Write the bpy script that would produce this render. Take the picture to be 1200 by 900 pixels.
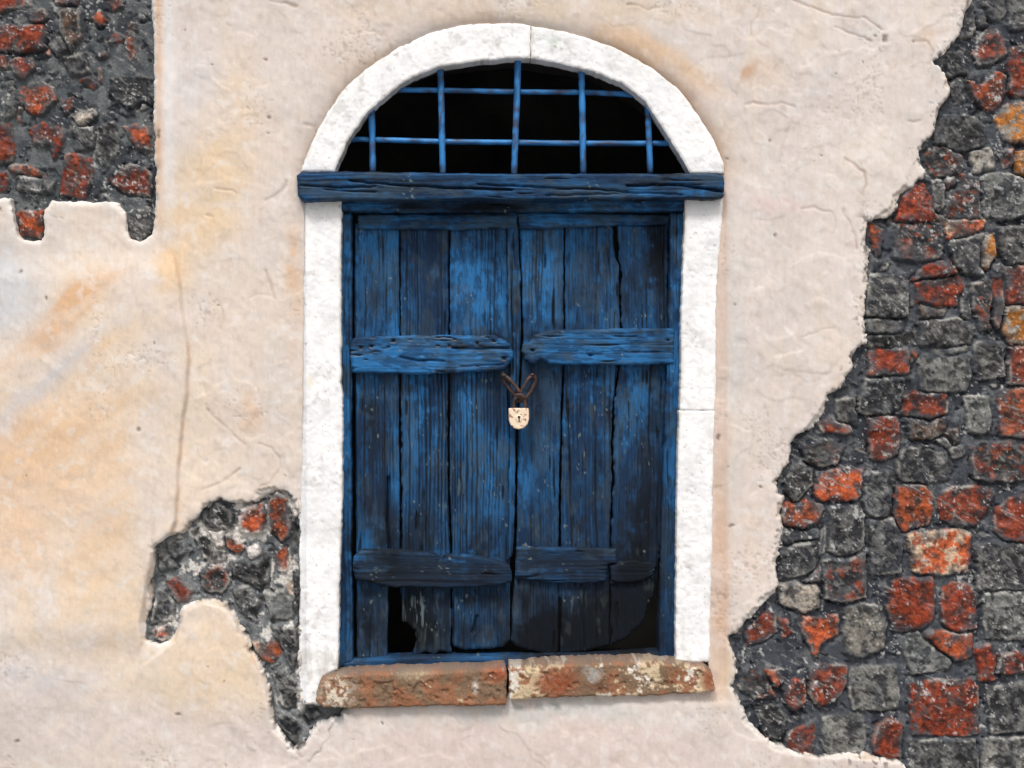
import bpy, math, random
import numpy as np

for o in list(bpy.data.objects): bpy.data.objects.remove(o)
S = bpy.context.scene
COL = S.collection

# ------------------------------------------------------------ camera / light
PPM = 450.0            # photograph pixels per metre on the wall plane
DIST = 3.70            # camera distance from the wall face
ZC = 1.75              # height of the photograph's centre above the street
EX, EY = 566.0, 440.0  # where the eye stands, in photo pixels

cam = bpy.data.cameras.new('camera'); co = bpy.data.objects.new('camera', cam); COL.objects.link(co)
cam.sensor_width = 36.0; cam.lens = 36.0 * DIST / (1200 / PPM)
co.location = ((EX - 600) / PPM, -DIST, ZC + (450 - EY) / PPM)
co.rotation_euler = (math.radians(90), 0, 0)
cam.shift_x = (600 - EX) / 1200.0; cam.shift_y = -(450 - EY) / 1200.0
cam.clip_start = 0.05; cam.clip_end = 300
S.camera = co

SUN_EL, SUN_AZ = 56.0, -24.0       # azimuth measured from the camera's side of the wall, negative = left
w = bpy.data.worlds.new('World'); S.world = w; w.use_nodes = True
nt = w.node_tree; nt.nodes.clear()
sky = nt.nodes.new('ShaderNodeTexSky'); sky.sky_type = 'NISHITA'; sky.sun_disc = False
sky.sun_elevation = math.radians(SUN_EL); sky.sun_rotation = math.radians(180 + (-SUN_AZ) * -1)
sky.dust_density = 6.0; sky.ozone_density = 0.6; sky.air_density = 1.0
hs = nt.nodes.new('ShaderNodeHueSaturation'); hs.inputs['Saturation'].default_value = 0.62
bg = nt.nodes.new('ShaderNodeBackground'); bg.inputs[1].default_value = 0.105
wo = nt.nodes.new('ShaderNodeOutputWorld')
nt.links.new(sky.outputs[0], hs.inputs['Color']); nt.links.new(hs.outputs[0], bg.inputs[0]); nt.links.new(bg.outputs[0], wo.inputs[0])
sl = bpy.data.lights.new('sun', 'SUN'); sl.energy = 1.95; sl.angle = math.radians(12); sl.color = (1.0, 0.985, 0.96)
so = bpy.data.objects.new('sun', sl); COL.objects.link(so)
el, az = math.radians(SUN_EL), math.radians(SUN_AZ)
from mathutils import Vector
sd = Vector((math.sin(az) * math.cos(el), -math.cos(az) * math.cos(el), math.sin(el)))
so.rotation_euler = sd.to_track_quat('Z', 'Y').to_euler(); so.location = (-2, -4, 5)
S.view_settings.view_transform = 'Standard'; S.view_settings.look = 'None'
S.view_settings.gamma = 1.0; S.view_settings.use_curve_mapping = False
S.view_settings.exposure = 0.35
S.render.engine = 'CYCLES'
S.cycles.max_bounces = 6; S.cycles.diffuse_bounces = 4

# ------------------------------------------------------------ helpers
def lin(c):
    c = np.asarray(c, float) / 255.0
    return np.where(c <= 0.04045, c / 12.92, ((c + 0.055) / 1.055) ** 2.4)

def hsh(ix, iy, seed):
    h = (ix.astype(np.int64) * 374761393 + iy.astype(np.int64) * 668265263 + seed * 1442695041) & 0xffffffff
    h = ((h ^ (h >> 13)) * 1274126177) & 0xffffffff
    h = (h ^ (h >> 16)) & 0xffffffff
    return h / 4294967295.0

def vn(x, y, seed=0):
    ix = np.floor(x); iy = np.floor(y); fx = x - ix; fy = y - iy
    fx = fx * fx * (3 - 2 * fx); fy = fy * fy * (3 - 2 * fy)
    a = hsh(ix, iy, seed); b = hsh(ix + 1, iy, seed); c = hsh(ix, iy + 1, seed); d = hsh(ix + 1, iy + 1, seed)
    return (a * (1 - fx) + b * fx) * (1 - fy) + (c * (1 - fx) + d * fx) * fy

def fbm(x, y, sx, sy=None, oc=4, seed=0, gain=0.5):
    sy = sy or sx; t = 0; a = 1.0; n = 0
    c, s = 0.8, 0.6
    u, v = x / sx, y / sy
    iso = (sx == sy)
    for k in range(oc):
        t = t + a * vn(u + 17.3 * k, v - 9.1 * k, seed * 31 + k); n += a; a *= gain
        if iso: u, v = (c * u - s * v) * 2.03, (s * u + c * v) * 2.03
        else: u, v = u * 2.03, v * 2.03
    return t / n

def ss(a, b, x):
    t = np.clip((x - a) / (b - a), 0, 1); return t * t * (3 - 2 * t)

def mix(a, b, t):
    return a * (1 - t[..., None]) + b * t[..., None]

def polysdf(X, Y, poly):
    """signed distance in px, positive inside"""
    p = np.asarray(poly, float); n = len(p)
    d2 = np.full(X.shape, 1e12); ins = np.zeros(X.shape, bool)
    for i in range(n):
        x0, y0 = p[i]; x1, y1 = p[(i + 1) % n]
        ex, ey = x1 - x0, y1 - y0; L = ex * ex + ey * ey + 1e-9
        t = np.clip(((X - x0) * ex + (Y - y0) * ey) / L, 0, 1)
        d2 = np.minimum(d2, (X - x0 - t * ex) ** 2 + (Y - y0 - t * ey) ** 2)
        if y0 != y1:
            cr = ((y0 > Y) != (y1 > Y)) & (X < (x1 - x0) * (Y - y0) / (y1 - y0) + x0)
            ins ^= cr
    d = np.sqrt(d2); return np.where(ins, d, -d)

def linedist(X, Y, pts):
    d2 = np.full(X.shape, 1e12)
    for (x0, y0), (x1, y1) in zip(pts[:-1], pts[1:]):
        ex, ey = x1 - x0, y1 - y0; L = ex * ex + ey * ey + 1e-9
        t = np.clip(((X - x0) * ex + (Y - y0) * ey) / L, 0, 1)
        d2 = np.minimum(d2, (X - x0 - t * ex) ** 2 + (Y - y0 - t * ey) ** 2)
    return np.sqrt(d2)

def blob(X, Y, cx, cy, rx, ry, ang=0, pw=1.0):
    a = math.radians(ang); c, s = math.cos(a), math.sin(a)
    u = ((X - cx) * c + (Y - cy) * s) / rx; v = (-(X - cx) * s + (Y - cy) * c) / ry
    return np.exp(-((u * u + v * v) ** pw))

def place(X, Y, d):
    """photo px at depth d behind the wall face -> world X, Z (real position on that depth plane)"""
    s = (DIST + d) / DIST
    ax = EX + (X - EX) * s; ay = EY + (Y - EY) * s
    return (ax - 600) / PPM, ZC + (450 - ay) / PPM

def empty(name, label, cat, px, py, d=0.0, group=None):
    o = bpy.data.objects.new(name, None); COL.objects.link(o)
    x, z = place(px, py, d); o.location = (x, d, z); o.empty_display_size = 0.1
    o['label'] = label; o['category'] = cat
    if group: o['group'] = group
    return o

def link(name, me, parent=None):
    o = bpy.data.objects.new(name, me); COL.objects.link(o)
    if parent is not None:
        o.parent = parent; o.location = -Vector(parent.location)
    return o

def grid_mesh(name, V, Q, colr, mat, smooth=True):
    me = bpy.data.meshes.new(name)
    me.vertices.add(len(V)); me.vertices.foreach_set('co', V.astype(np.float32).ravel())
    me.loops.add(len(Q) * 4); me.loops.foreach_set('vertex_index', Q.astype(np.int32).ravel())
    me.polygons.add(len(Q)); me.polygons.foreach_set('loop_start', np.arange(0, len(Q) * 4, 4, dtype=np.int32))
    me.polygons.foreach_set('use_smooth', np.full(len(Q), smooth))
    me.update(calc_edges=True)
    a = me.color_attributes.new('Tint', 'FLOAT_COLOR', 'POINT')
    a.data.foreach_set('color', colr.astype(np.float32).ravel())
    me.materials.append(mat)
    return me

def relief(name, sdf, bbox, d, th, H, C, mat, parent, cell=2.0, celly=None, edge=5.0, rnd=0.006,
           xs=None, ys=None, snap=True):
    """A slab cut to the outline sdf(X,Y)>0, with front relief H (metres, towards the viewer), colour C,
    and real side walls th metres deep."""
    celly = celly or cell
    if xs is None:
        xs = np.arange(bbox[0] - 2 * cell, bbox[2] + 2 * cell, cell)
        ys = np.arange(bbox[1] - 2 * celly, bbox[3] + 2 * celly, celly)
    X, Y = np.meshgrid(xs, ys)
    s = sdf(X, Y)
    keep = (s[:-1, :-1] + s[1:, :-1] + s[:-1, 1:] + s[1:, 1:]) > 0
    ny, nx = X.shape
    k = np.zeros((ny + 1, nx + 1), np.int8); k[1:-1, 1:-1] = keep
    cnt = k[:-1, :-1] + k[1:, :-1] + k[:-1, 1:] + k[1:, 1:]
    bnd = (cnt > 0) & (cnt < 4)
    bnd[0, :] = bnd[-1, :] = False; bnd[:, 0] = bnd[:, -1] = False
    PX, PY = X.copy(), Y.copy()
    if snap:
        gy, gx = np.gradient(s, ys, xs); g2 = gx * gx + gy * gy + 0.05
        mx = 0.9 * cell; my = 0.9 * celly
        PX = np.where(bnd, X - np.clip(s * gx / g2, -mx, mx), X)
        PY = np.where(bnd, Y - np.clip(s * gy / g2, -my, my), Y)
        s = np.where(bnd, 0, np.maximum(s, 0))
    else:
        s = np.maximum(s, 0)
    t = 1 - np.clip(s / edge, 0, 1)
    h = H(PX, PY, s) - rnd * (1 - np.sqrt(np.maximum(1 - t * t, 0)))
    wx, wz = place(PX, PY, d)
    V = np.stack([wx, d - h, wz], -1).reshape(-1, 3)
    c = C(PX, PY, s); 
    if c.shape[-1] == 3: c = np.concatenate([c, np.full(c.shape[:-1] + (1,), 0.7)], -1)
    c = c.reshape(-1, 4)
    idx = np.arange(ny * nx).reshape(ny, nx)
    a, b, cc, dd = idx[:-1, :-1][keep], idx[:-1, 1:][keep], idx[1:, 1:][keep], idx[1:, :-1][keep]
    Q = np.stack([a, dd, cc, b], -1)
    # boundary edges, directed so that the side walls face outwards
    E = []
    kk = k[1:-1, 1:-1].astype(bool); pad = np.pad(kk, 1)
    top = kk & ~pad[:-2, 1:-1]; bot = kk & ~pad[2:, 1:-1]; lef = kk & ~pad[1:-1, :-2]; rig = kk & ~pad[1:-1, 2:]
    E.append(np.stack([idx[:-1, 1:][top], idx[:-1, :-1][top]], -1))
    E.append(np.stack([idx[1:, :-1][bot], idx[1:, 1:][bot]], -1))
    E.append(np.stack([idx[:-1, :-1][lef], idx[1:, :-1][lef]], -1))
    E.append(np.stack([idx[1:, 1:][rig], idx[:-1, 1:][rig]], -1))
    E = np.concatenate(E)
    used = np.unique(Q); rem = np.full(ny * nx, -1); rem[used] = np.arange(len(used))
    Vf, cf = V[used], c[used]; Q = rem[Q]
    ub = np.unique(E); rb = np.full(ny * nx, -1); rb[ub] = np.arange(len(ub))
    nF, nB = len(Vf), len(ub)
    Vs = V[ub]; Vb = Vs.copy(); Vb[:, 1] = d + th
    cs = c[ub]
    e0, e1 = rb[E[:, 0]] + nF, rb[E[:, 1]] + nF
    Qs = np.stack([e1, e0, e0 + nB, e1 + nB], -1)
    # closing back sheet (a copy of the front grid, flat)
    V2 = np.concatenate([Vf, Vs, Vb]); c2 = np.concatenate([cf, cs, cs]); Q2 = np.concatenate([Q, Qs])
    return link(name, grid_mesh(name, V2, Q2, c2, mat), parent)

def poly_s(poly, wa=0.8, wsc=14, seed=1, holes=(), wb=0.0, wbs=4):
    def f(X, Y):
        u, v = X, Y
        if wa:
            u = X + wa * 2 * (fbm(X, Y, wsc, oc=3, seed=seed) - .5); v = Y + wa * 2 * (fbm(X, Y, wsc, oc=3, seed=seed + 50) - .5)
        if wb:
            u = u + wb * 2 * (vn(X / wbs, Y / wbs, seed + 7) - .5); v = v + wb * 2 * (vn(X / wbs, Y / wbs, seed + 8) - .5)
        s = polysdf(u, v, poly)
        for h in holes: s = np.minimum(s, -polysdf(u, v, h))
        return s
    return f

def bb(poly):
    p = np.asarray(poly); return (p[:, 0].min(), p[:, 1].min(), p[:, 0].max(), p[:, 1].max())

# ------------------------------------------------------------ materials
def mat_attr(name, bump_scale=900, bump=0.25, dist=0.001, spec=0.4, var=0.12, stretch=(1, 1, 1), var_scale=250, metal=0.0, speck=0.0):
    m = bpy.data.materials.new(name); m.use_nodes = True
    n, l = m.node_tree.nodes, m.node_tree.links
    p = n['Principled BSDF']
    at = n.new('ShaderNodeAttribute'); at.attribute_name = 'Tint'
    tc = n.new('ShaderNodeTexCoord'); mp = n.new('ShaderNodeMapping'); mp.inputs['Scale'].default_value = stretch
    l.new(tc.outputs['Object'], mp.inputs['Vector'])
    nz = n.new('ShaderNodeTexNoise'); nz.inputs['Scale'].default_value = var_scale; nz.inputs['Detail'].default_value = 5
    nz.inputs['Roughness'].default_value = 0.65
    l.new(mp.outputs[0], nz.inputs['Vector'])
    mr = n.new('ShaderNodeMapRange'); mr.inputs['From Min'].default_value = 0.3; mr.inputs['From Max'].default_value = 0.7
    mr.inputs['To Min'].default_value = 1 - var; mr.inputs['To Max'].default_value = 1 + var
    l.new(nz.outputs['Fac'], mr.inputs['Value'])
    vm = n.new('ShaderNodeVectorMath'); vm.operation = 'SCALE'
    l.new(at.outputs['Color'], vm.inputs[0]); l.new(mr.outputs[0], vm.inputs['Scale'])
    l.new(vm.outputs[0], p.inputs['Base Color'])
    l.new(at.outputs['Alpha'], p.inputs['Roughness'])
    p.inputs['Specular IOR Level'].default_value = spec; p.inputs['Metallic'].default_value = metal
    nb = n.new('ShaderNodeTexNoise'); nb.inputs['Scale'].default_value = bump_scale; nb.inputs['Detail'].default_value = 4
    l.new(mp.outputs[0], nb.inputs['Vector'])
    bp = n.new('ShaderNodeBump'); bp.inputs['Strength'].default_value = bump; bp.inputs['Distance'].default_value = dist
    l.new(nb.outputs['Fac'], bp.inputs['Height']); l.new(bp.outputs[0], p.inputs['Normal'])
    return m

M_PLASTER = mat_attr('lime_plaster', 520, 0.5, 0.0013, 0.25, 0.055, var_scale=420)
M_STONE = mat_attr('rubble_masonry', 300, 0.6, 0.0025, 0.28, 0.38, var_scale=200)
M_WHITE = mat_attr('whitewashed_stone', 260, 0.3, 0.0015, 0.3, 0.05, var_scale=120)
M_WOODV = mat_attr('painted_wood_upright', 300, 0.45, 0.001, 0.16, 0.30, stretch=(3.2, 1, 0.22), var_scale=160)
M_WOODH = mat_attr('painted_wood_level', 300, 0.45, 0.001, 0.16, 0.30, stretch=(0.22, 1, 3.2), var_scale=160)
M_SILL = mat_attr('terracotta_sill', 330, 0.6, 0.002, 0.35, 0.22, var_scale=260)
M_RUST = mat_attr('rusty_iron', 900, 0.6, 0.0006, 0.4, 0.35, var_scale=500)
M_LOCK = mat_attr('worn_cream_enamel', 900, 0.4, 0.0004, 0.4, 0.12, var_scale=700)

def plain(name, rgb, rough=0.8, scale=8, var=0.25):
    m = bpy.data.materials.new(name); m.use_nodes = True
    n, l = m.node_tree.nodes, m.node_tree.links; p = n['Principled BSDF']
    tc = n.new('ShaderNodeTexCoord'); nz = n.new('ShaderNodeTexNoise'); nz.inputs['Scale'].default_value = scale; nz.inputs['Detail'].default_value = 8
    l.new(tc.outputs['Object'], nz.inputs['Vector'])
    r = n.new('ShaderNodeValToRGB'); r.color_ramp.elements[0].position = 0.3; r.color_ramp.elements[1].position = 0.7
    r.color_ramp.elements[0].color = tuple(c * (1 - var) for c in rgb) + (1,)
    r.color_ramp.elements[1].color = tuple(c * (1 + var) for c in rgb) + (1,)
    l.new(nz.outputs['Fac'], r.inputs['Fac']); l.new(r.outputs[0], p.inputs['Base Color'])
    p.inputs['Roughness'].default_value = rough; p.inputs['Specular IOR Level'].default_value = 0.3
    return m

# ------------------------------------------------------------ outlines traced from the photograph (px on the wall face)
ARCH_OUT = [(353,201),(360,179),(373,150),(391,121),(405,101),(428,81),(466,56),(503,39),(538,30),(575,27),(600,27),(623,30),(672,39),(710,52),(739,65),(767,82),(791,100),(808,120),(822,141),(837,165),(848,190),(849,203)]
ARCH_IN = [(392,201),(406,166),(431,131),(457,108),(480,92),(515,78),(561,71),(600,68),(629,69),(672,78),(695,84),(730,98),(756,118),(770,139),(788,167),(809,203)]
JAMB_L = [(354,233),(400,234),(399,300),(399,450),(401,470),(401,560),(399,640),(397,700),(396,785),(383,790),(376,800),(371,826),(353,826),(350,790),(351,640),(352,500),(353,380)]
JAMB_R1 = [(803,232),(847,231),(844,300),(841,359),(840,449),(839,481.5),(797,480.9),(798,423),(799,359)]
JAMB_R2 = [(796,481),(839,481.6),(838,520),(835,597),(833,718),(832,776),(792,776),(792,718),(794,578)]
TL = [(-260,-210),(176,-210),(177,0),(179,60),(181,130),(182,200),(180,250),(177,275),(165,283),(152,280),(149,268),(147,250),(138,238),(100,235),(62,235),(54,245),(53,270),(48,281),(26,281),(19,270),(16,245),(12,233),(0,232),(-90,236),(-100,280),(-130,280),(-136,236),(-260,230)]
RT = [(1150,-220),(1138,-90),(1138,0),(1128,25),(1127,38),(1117,50),(1110,60),(1096,74),(1108,84),(1114,100),(1112,116),(1102,126),(1101,140),(1095,160),(1085,168),(1078,180),(1080,192),(1086,202),(1074,218),(1062,222),(1054,234),(1048,250),(1034,256),(1018,262),(1017,278),(1022,300),(1018,320),(1014,345),(1012,372),(1016,392),(1016,402),(1003,410),(1001,430),(990,440),(986,455),(972,464),(970,480),(958,496),(945,502),(935,508),(932,520),(926,540),(914,565),(912,578),(920,582),(918,600),(916,640),(912,660),(910,690),(900,702),(890,712),(872,732),(854,748),(862,766),(864,790),(858,805),(868,820),(876,840),(888,856),(905,870),(930,880),(960,886),(1000,886),(1020,884),(1030,890),(1056,892),(1066,915),(1090,985),(1200,1010),(1420,1000),(1460,600),(1430,200),(1450,-220)]
LL = [(232,606),(240,592),(258,587),(300,590),(318,578),(332,576),(344,590),(350,610),(352,700),(350,790),(352,822),(372,828),(402,826),(398,838),(370,846),(352,872),(345,878),(335,868),(322,845),(314,800),(300,770),(285,740),(268,712),(250,702),(232,704),(212,712),(206,735),(200,750),(185,756),(170,752),(168,730),(176,710),(172,690),(180,665),(182,640),(196,627),(212,625),(225,614)]
OPENING = [(376,190),(380,160),(400,125),(440,85),(500,55),(600,46),(700,60),(760,95),(800,130),(826,170),(828,203),(824,235),(820,500),(812,790),(600,800),(382,800),(376,500)]

def masonry_sdf(X, Y):
    u = X + 12 * (fbm(X, Y, 18, oc=5, seed=3, gain=.65) - .5) + 2.4 * (vn(X / 3.4, Y / 3.4, 9) - .5)
    v = Y + 12 * (fbm(X, Y, 18, oc=5, seed=4, gain=.65) - .5) + 2.4 * (vn(X / 3.4, Y / 3.4, 10) - .5)
    k = np.maximum(ss(150, 230, X) * 0.75 + 0.25, ss(165, 150, X) * .6)
    u = X + (u - X) * k; v = Y + (v - Y) * k
    s = np.full(X.shape, -1e3)
    for P in (TL, RT, LL):
        b = bb(P); m = (X > b[0] - 60) & (X < b[2] + 60) & (Y > b[1] - 60) & (Y < b[3] + 60)
        if m.any(): s[m] = np.maximum(s[m], polysdf(u[m], v[m], P))
    return s

WIN_OUT = [(355,203)] + ARCH_OUT[1:-1] + [(846,203),(849,207),(849,230),(845,233),(842,300),(839,359),(838,449),(836,520),(833,597),(831,718),(831,778),(834,800),(832,806),(596,812),(594,820),(385,824),(355,822),(352,790),(353,640),(354,500),(355,380),(356,236),(350,232),(348,208)]
def window_sdf(X, Y):
    return polysdf(X + 1.6 * (vn(X / 7, Y / 7, 44) - .5), Y + 1.6 * (vn(X / 7, Y / 7, 45) - .5), WIN_OUT)

# ------------------------------------------------------------ ground, room behind, wall
def box_obj(name, boxes, mat, parent=None):
    V, F = [], []
    for x0, y0, z0, x1, y1, z1 in boxes:
        b = len(V)
        V += [(x, y, z) for z in (z0, z1) for y in (y0, y1) for x in (x0, x1)]
        F += [tuple(b + i for i in f) for f in ((0,2,3,1),(4,5,7,6),(0,1,5,4),(2,6,7,3),(0,4,6,2),(1,3,7,5))]
    me = bpy.data.meshes.new(name); me.from_pydata(V, [], F); me.update(); me.materials.append(mat)
    return link(name, me, parent)

g = box_obj('ground', [(-60, -60, -0.2, 60, 60, 0.0)], plain('pale_paving', (0.27, 0.27, 0.265), 0.9, 3)); g['kind'] = 'structure'

m_dark = plain('unlit_room_plaster', (0.06, 0.055, 0.05), 0.95, 5, 0.6)  # darkness of the unlit room put into its base colour
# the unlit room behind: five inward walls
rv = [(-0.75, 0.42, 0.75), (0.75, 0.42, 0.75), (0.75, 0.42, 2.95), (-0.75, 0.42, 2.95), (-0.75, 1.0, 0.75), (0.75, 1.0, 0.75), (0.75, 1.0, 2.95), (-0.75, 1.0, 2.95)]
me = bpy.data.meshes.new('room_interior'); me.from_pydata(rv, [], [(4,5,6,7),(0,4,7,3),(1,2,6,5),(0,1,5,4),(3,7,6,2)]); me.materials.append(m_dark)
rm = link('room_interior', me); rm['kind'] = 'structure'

wall = empty('plastered_wall', 'old cream and peach plastered wall with patches of bare brick and stone round the blue window', 'wall', 600, 1237)

# --- plaster sheet
STEP = [(172,283),(190,287),(205,300),(212,330),(215,360),(224,420),(222,440),(219,470),(213,520),(210,560),(208,610),(200,632),(184,645),(178,665),(172,690),(166,730),(168,752),(150,800),(120,850),(60,960),(0,1100),(-400,1300),(-900,1200),(-900,283)]
LAP = [(205,750),(214,716),(232,706),(250,703),(268,714),(284,742),(298,772),(312,802),(320,846),(335,872),(345,890),(360,960),(300,1100),(60,1100),(40,960),(90,880),(130,820),(165,780)]
CRACKS = [([(930,0),(950,9),(975,18),(1010,20),(1035,35)],1.0,.9),([(893,0),(888,20),(880,30),(879,42)],.9,.6),([(978,32),(1000,40),(1012,43),(1020,48)],1.3,.8),
 ([(990,187),(1003,195),(1012,202),(1015,215),(1012,228)],1.6,.9),([(938,245),(955,244),(975,248),(981,262),(974,275)],1.3,.6),([(988,245),(996,262),(1003,280),(1005,292)],1.6,.8),
 ([(872,121),(895,122),(915,121),(931,126)],1.3,.7),([(914,190),(917,170),(924,150)],1.0,.5),([(1065,142),(1078,141)],1.6,.9),([(1072,48),(1086,50),(1094,60),(1089,76)],1.4,.8),
 ([(235,575),(252,568),(266,562),(281,548)],1.3,.8),([(298,576),(315,566),(328,548),(329,537),(318,524),(304,520)],1.2,.7),([(312,318),(318,332),(324,350)],2.0,.8),([(243,478),(262,498),(287,520)],1.5,.5),
 ([(310,236),(322,230),(331,224),(336,213)],1.8,.8),([(254,221),(272,224),(278,226)],1.3,.7),([(242,252),(250,254),(251,262)],1.3,.7),([(357,146),(368,148),(371,153)],1.8,.9),
 ([(318,0),(335,3),(348,8)],1.6,.9),([(735,6),(746,5),(760,12),(772,8)],1.0,.8),([(362,893),(375,880),(385,862),(391,846)],.9,1.3),([(330,845),(340,868),(352,888)],1.4,.7),
 ([(1010,362),(1001,350)],1,.5),([(940,395),(960,388),(978,385)],1,.5),([(255,352),(262,372),(258,384)],1.5,.5),([(60,795),(95,800)],.8,.3),([(405,95),(407,84),(404,75)],1.4,.5),([(1040,285),(1050,262)],1,.4),
 ([(290,350),(300,344),(322,347)],1.3,.4),([(860,330),(866,345)],1,.4)]
BLOBS = [ # cx,cy,rx,ry,angle,colour,amount
 (70,560,230,330,0,(238,216,194),.85),
 (275,165,42,95,8,(238,208,172),.9),(232,240,46,50,0,(236,206,170),.7),(205,300,22,60,0,(238,204,166),.8),(330,60,40,50,30,(228,212,202),.6),
 (85,365,62,20,-42,(231,184,140),.95),(40,405,40,14,-42,(233,190,152),.7),(70,440,80,13,-38,(208,205,208),.95),(8,335,48,60,0,(212,208,207),.85),(20,478,50,12,-30,(214,210,212),.7),
 (70,530,110,60,-10,(236,196,156),.75),(30,600,110,90,0,(236,198,164),.6),(120,630,60,110,5,(239,206,172),.7),(150,470,40,30,-30,(235,202,168),.6),(110,420,60,14,-38,(238,204,168),.7),
 (180,570,24,120,0,(232,214,200),.7),(60,700,14,40,0,(232,216,204),.7),(125,700,60,40,10,(238,208,174),.6),(30,800,90,26,12,(222,212,208),.7),(55,858,170,40,4,(222,205,197),.95),
 (245,800,75,60,0,(240,214,184),.85),(230,760,60,50,0,(239,214,188),.8),(260,860,110,24,8,(224,208,200),.8),(700,880,380,44,0,(228,208,199),.9),(640,836,260,14,0,(214,208,202),.7),
 (295,485,14,26,10,(232,202,178),.8),(770,60,90,16,28,(226,196,168),.75),(620,8,260,18,0,(226,206,186),.7),(420,60,50,60,-40,(230,206,184),.6),
 (180,60,20,60,0,(236,228,224),.5),(1062,40,60,60,0,(234,222,214),.5),(1083,46,10,10,0,(214,170,128),.9),(1135,8,9,20,20,(222,160,118),.95),(900,90,30,20,0,(224,198,178),.5),(883,88,8,8,0,(206,168,138),.7),
 (880,260,70,80,0,(222,210,202),.6),(950,120,60,50,0,(218,206,200),.5),(860,420,14,260,0,(216,209,203),.6),(905,560,40,100,0,(228,212,202),.5),(880,640,30,70,0,(230,208,192),.5),
 (846,700,10,140,0,(214,176,146),.6),(850,790,22,40,0,(228,204,178),.7),(345,330,9,70,0,(226,190,158),.7),(330,150,60,90,0,(224,210,202),.5),(230,100,40,60,0,(224,214,210),.6),
 (1020,180,60,50,-45,(234,220,208),.6),(870,860,60,50,0,(222,208,200),.6),(700,1200,2000,240,0,(205,190,178),.8),(905,235,60,9,10,(232,206,200),.5),
]
PITS = None

def plaster_common(X, Y):
    if getattr(plaster_common, 'k', None) == X.shape: return plaster_common.v
    ms = masonry_sdf(X, Y); ws = window_sdf(X, Y)
    wob = X + 3 * (fbm(X, Y, 22, oc=3, seed=21) - .5); wov = Y + 3 * (fbm(X, Y, 22, oc=3, seed=22) - .5)
    st = polysdf(wob, wov, STEP); lp = polysdf(wob, wov, LAP)
    cr = np.zeros(X.shape); 
    for pts, wd, am in CRACKS:
        b = bb(pts); m = (X > b[0] - 8) & (X < b[2] + 8) & (Y > b[1] - 8) & (Y < b[3] + 8)
        if not m.any(): continue
        xx = X[m] + 5 * (fbm(X[m], Y[m], 9, oc=2, seed=77) - .5); yy = Y[m] + 5 * (fbm(X[m], Y[m], 9, oc=2, seed=78) - .5)
        cr[m] = np.maximum(cr[m], am * (0.35 + .65 * fbm(X[m], Y[m], 12, oc=2, seed=79) * 1.5) * np.exp(-(linedist(xx, yy, pts) / wd) ** 2))
    sp = vn(X / 2.3, Y / 2.3, 91) * vn(X / 60, Y / 60, 92); pits = ss(.62, .72, sp)
    r = random.Random(4)
    big = np.zeros(X.shape)
    sites = [(857,617,4,2),(842,513,3,4),(20,868,4,2),(908,276,2,2),(208,838,4,2),(163,503,2,2),(25,318,2,2),(187,160,2,3),(315,138,2,2),(186,155,3,4),(962,182,2,1),(1037,45,4,5),(1025,42,2,2),(902,165,2,2)]
    for _ in range(46): sites.append((r.uniform(-20, 1120), r.uniform(-20, 900), r.uniform(.8, 1.9), r.uniform(.8, 1.9)))
    for cx, cy, rx, ry in sites:
        m = (np.abs(X - cx) < 12) & (np.abs(Y - cy) < 12)
        if m.any(): big[m] = np.maximum(big[m], blob(X[m] + 3 * (vn(X[m] / 3, Y[m] / 3, 61) - .5), Y[m] + 3 * (vn(X[m] / 3, Y[m] / 3, 62) - .5), cx, cy, rx, ry, 0, 2))
    plaster_common.k = X.shape; plaster_common.v = (ms, ws, st, lp, cr, pits, big)
    return plaster_common.v

ARC_SD = lambda X, Y: -polysdf(X, Y, ARCH_OUT + [(849, 820), (352, 820)])

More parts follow.
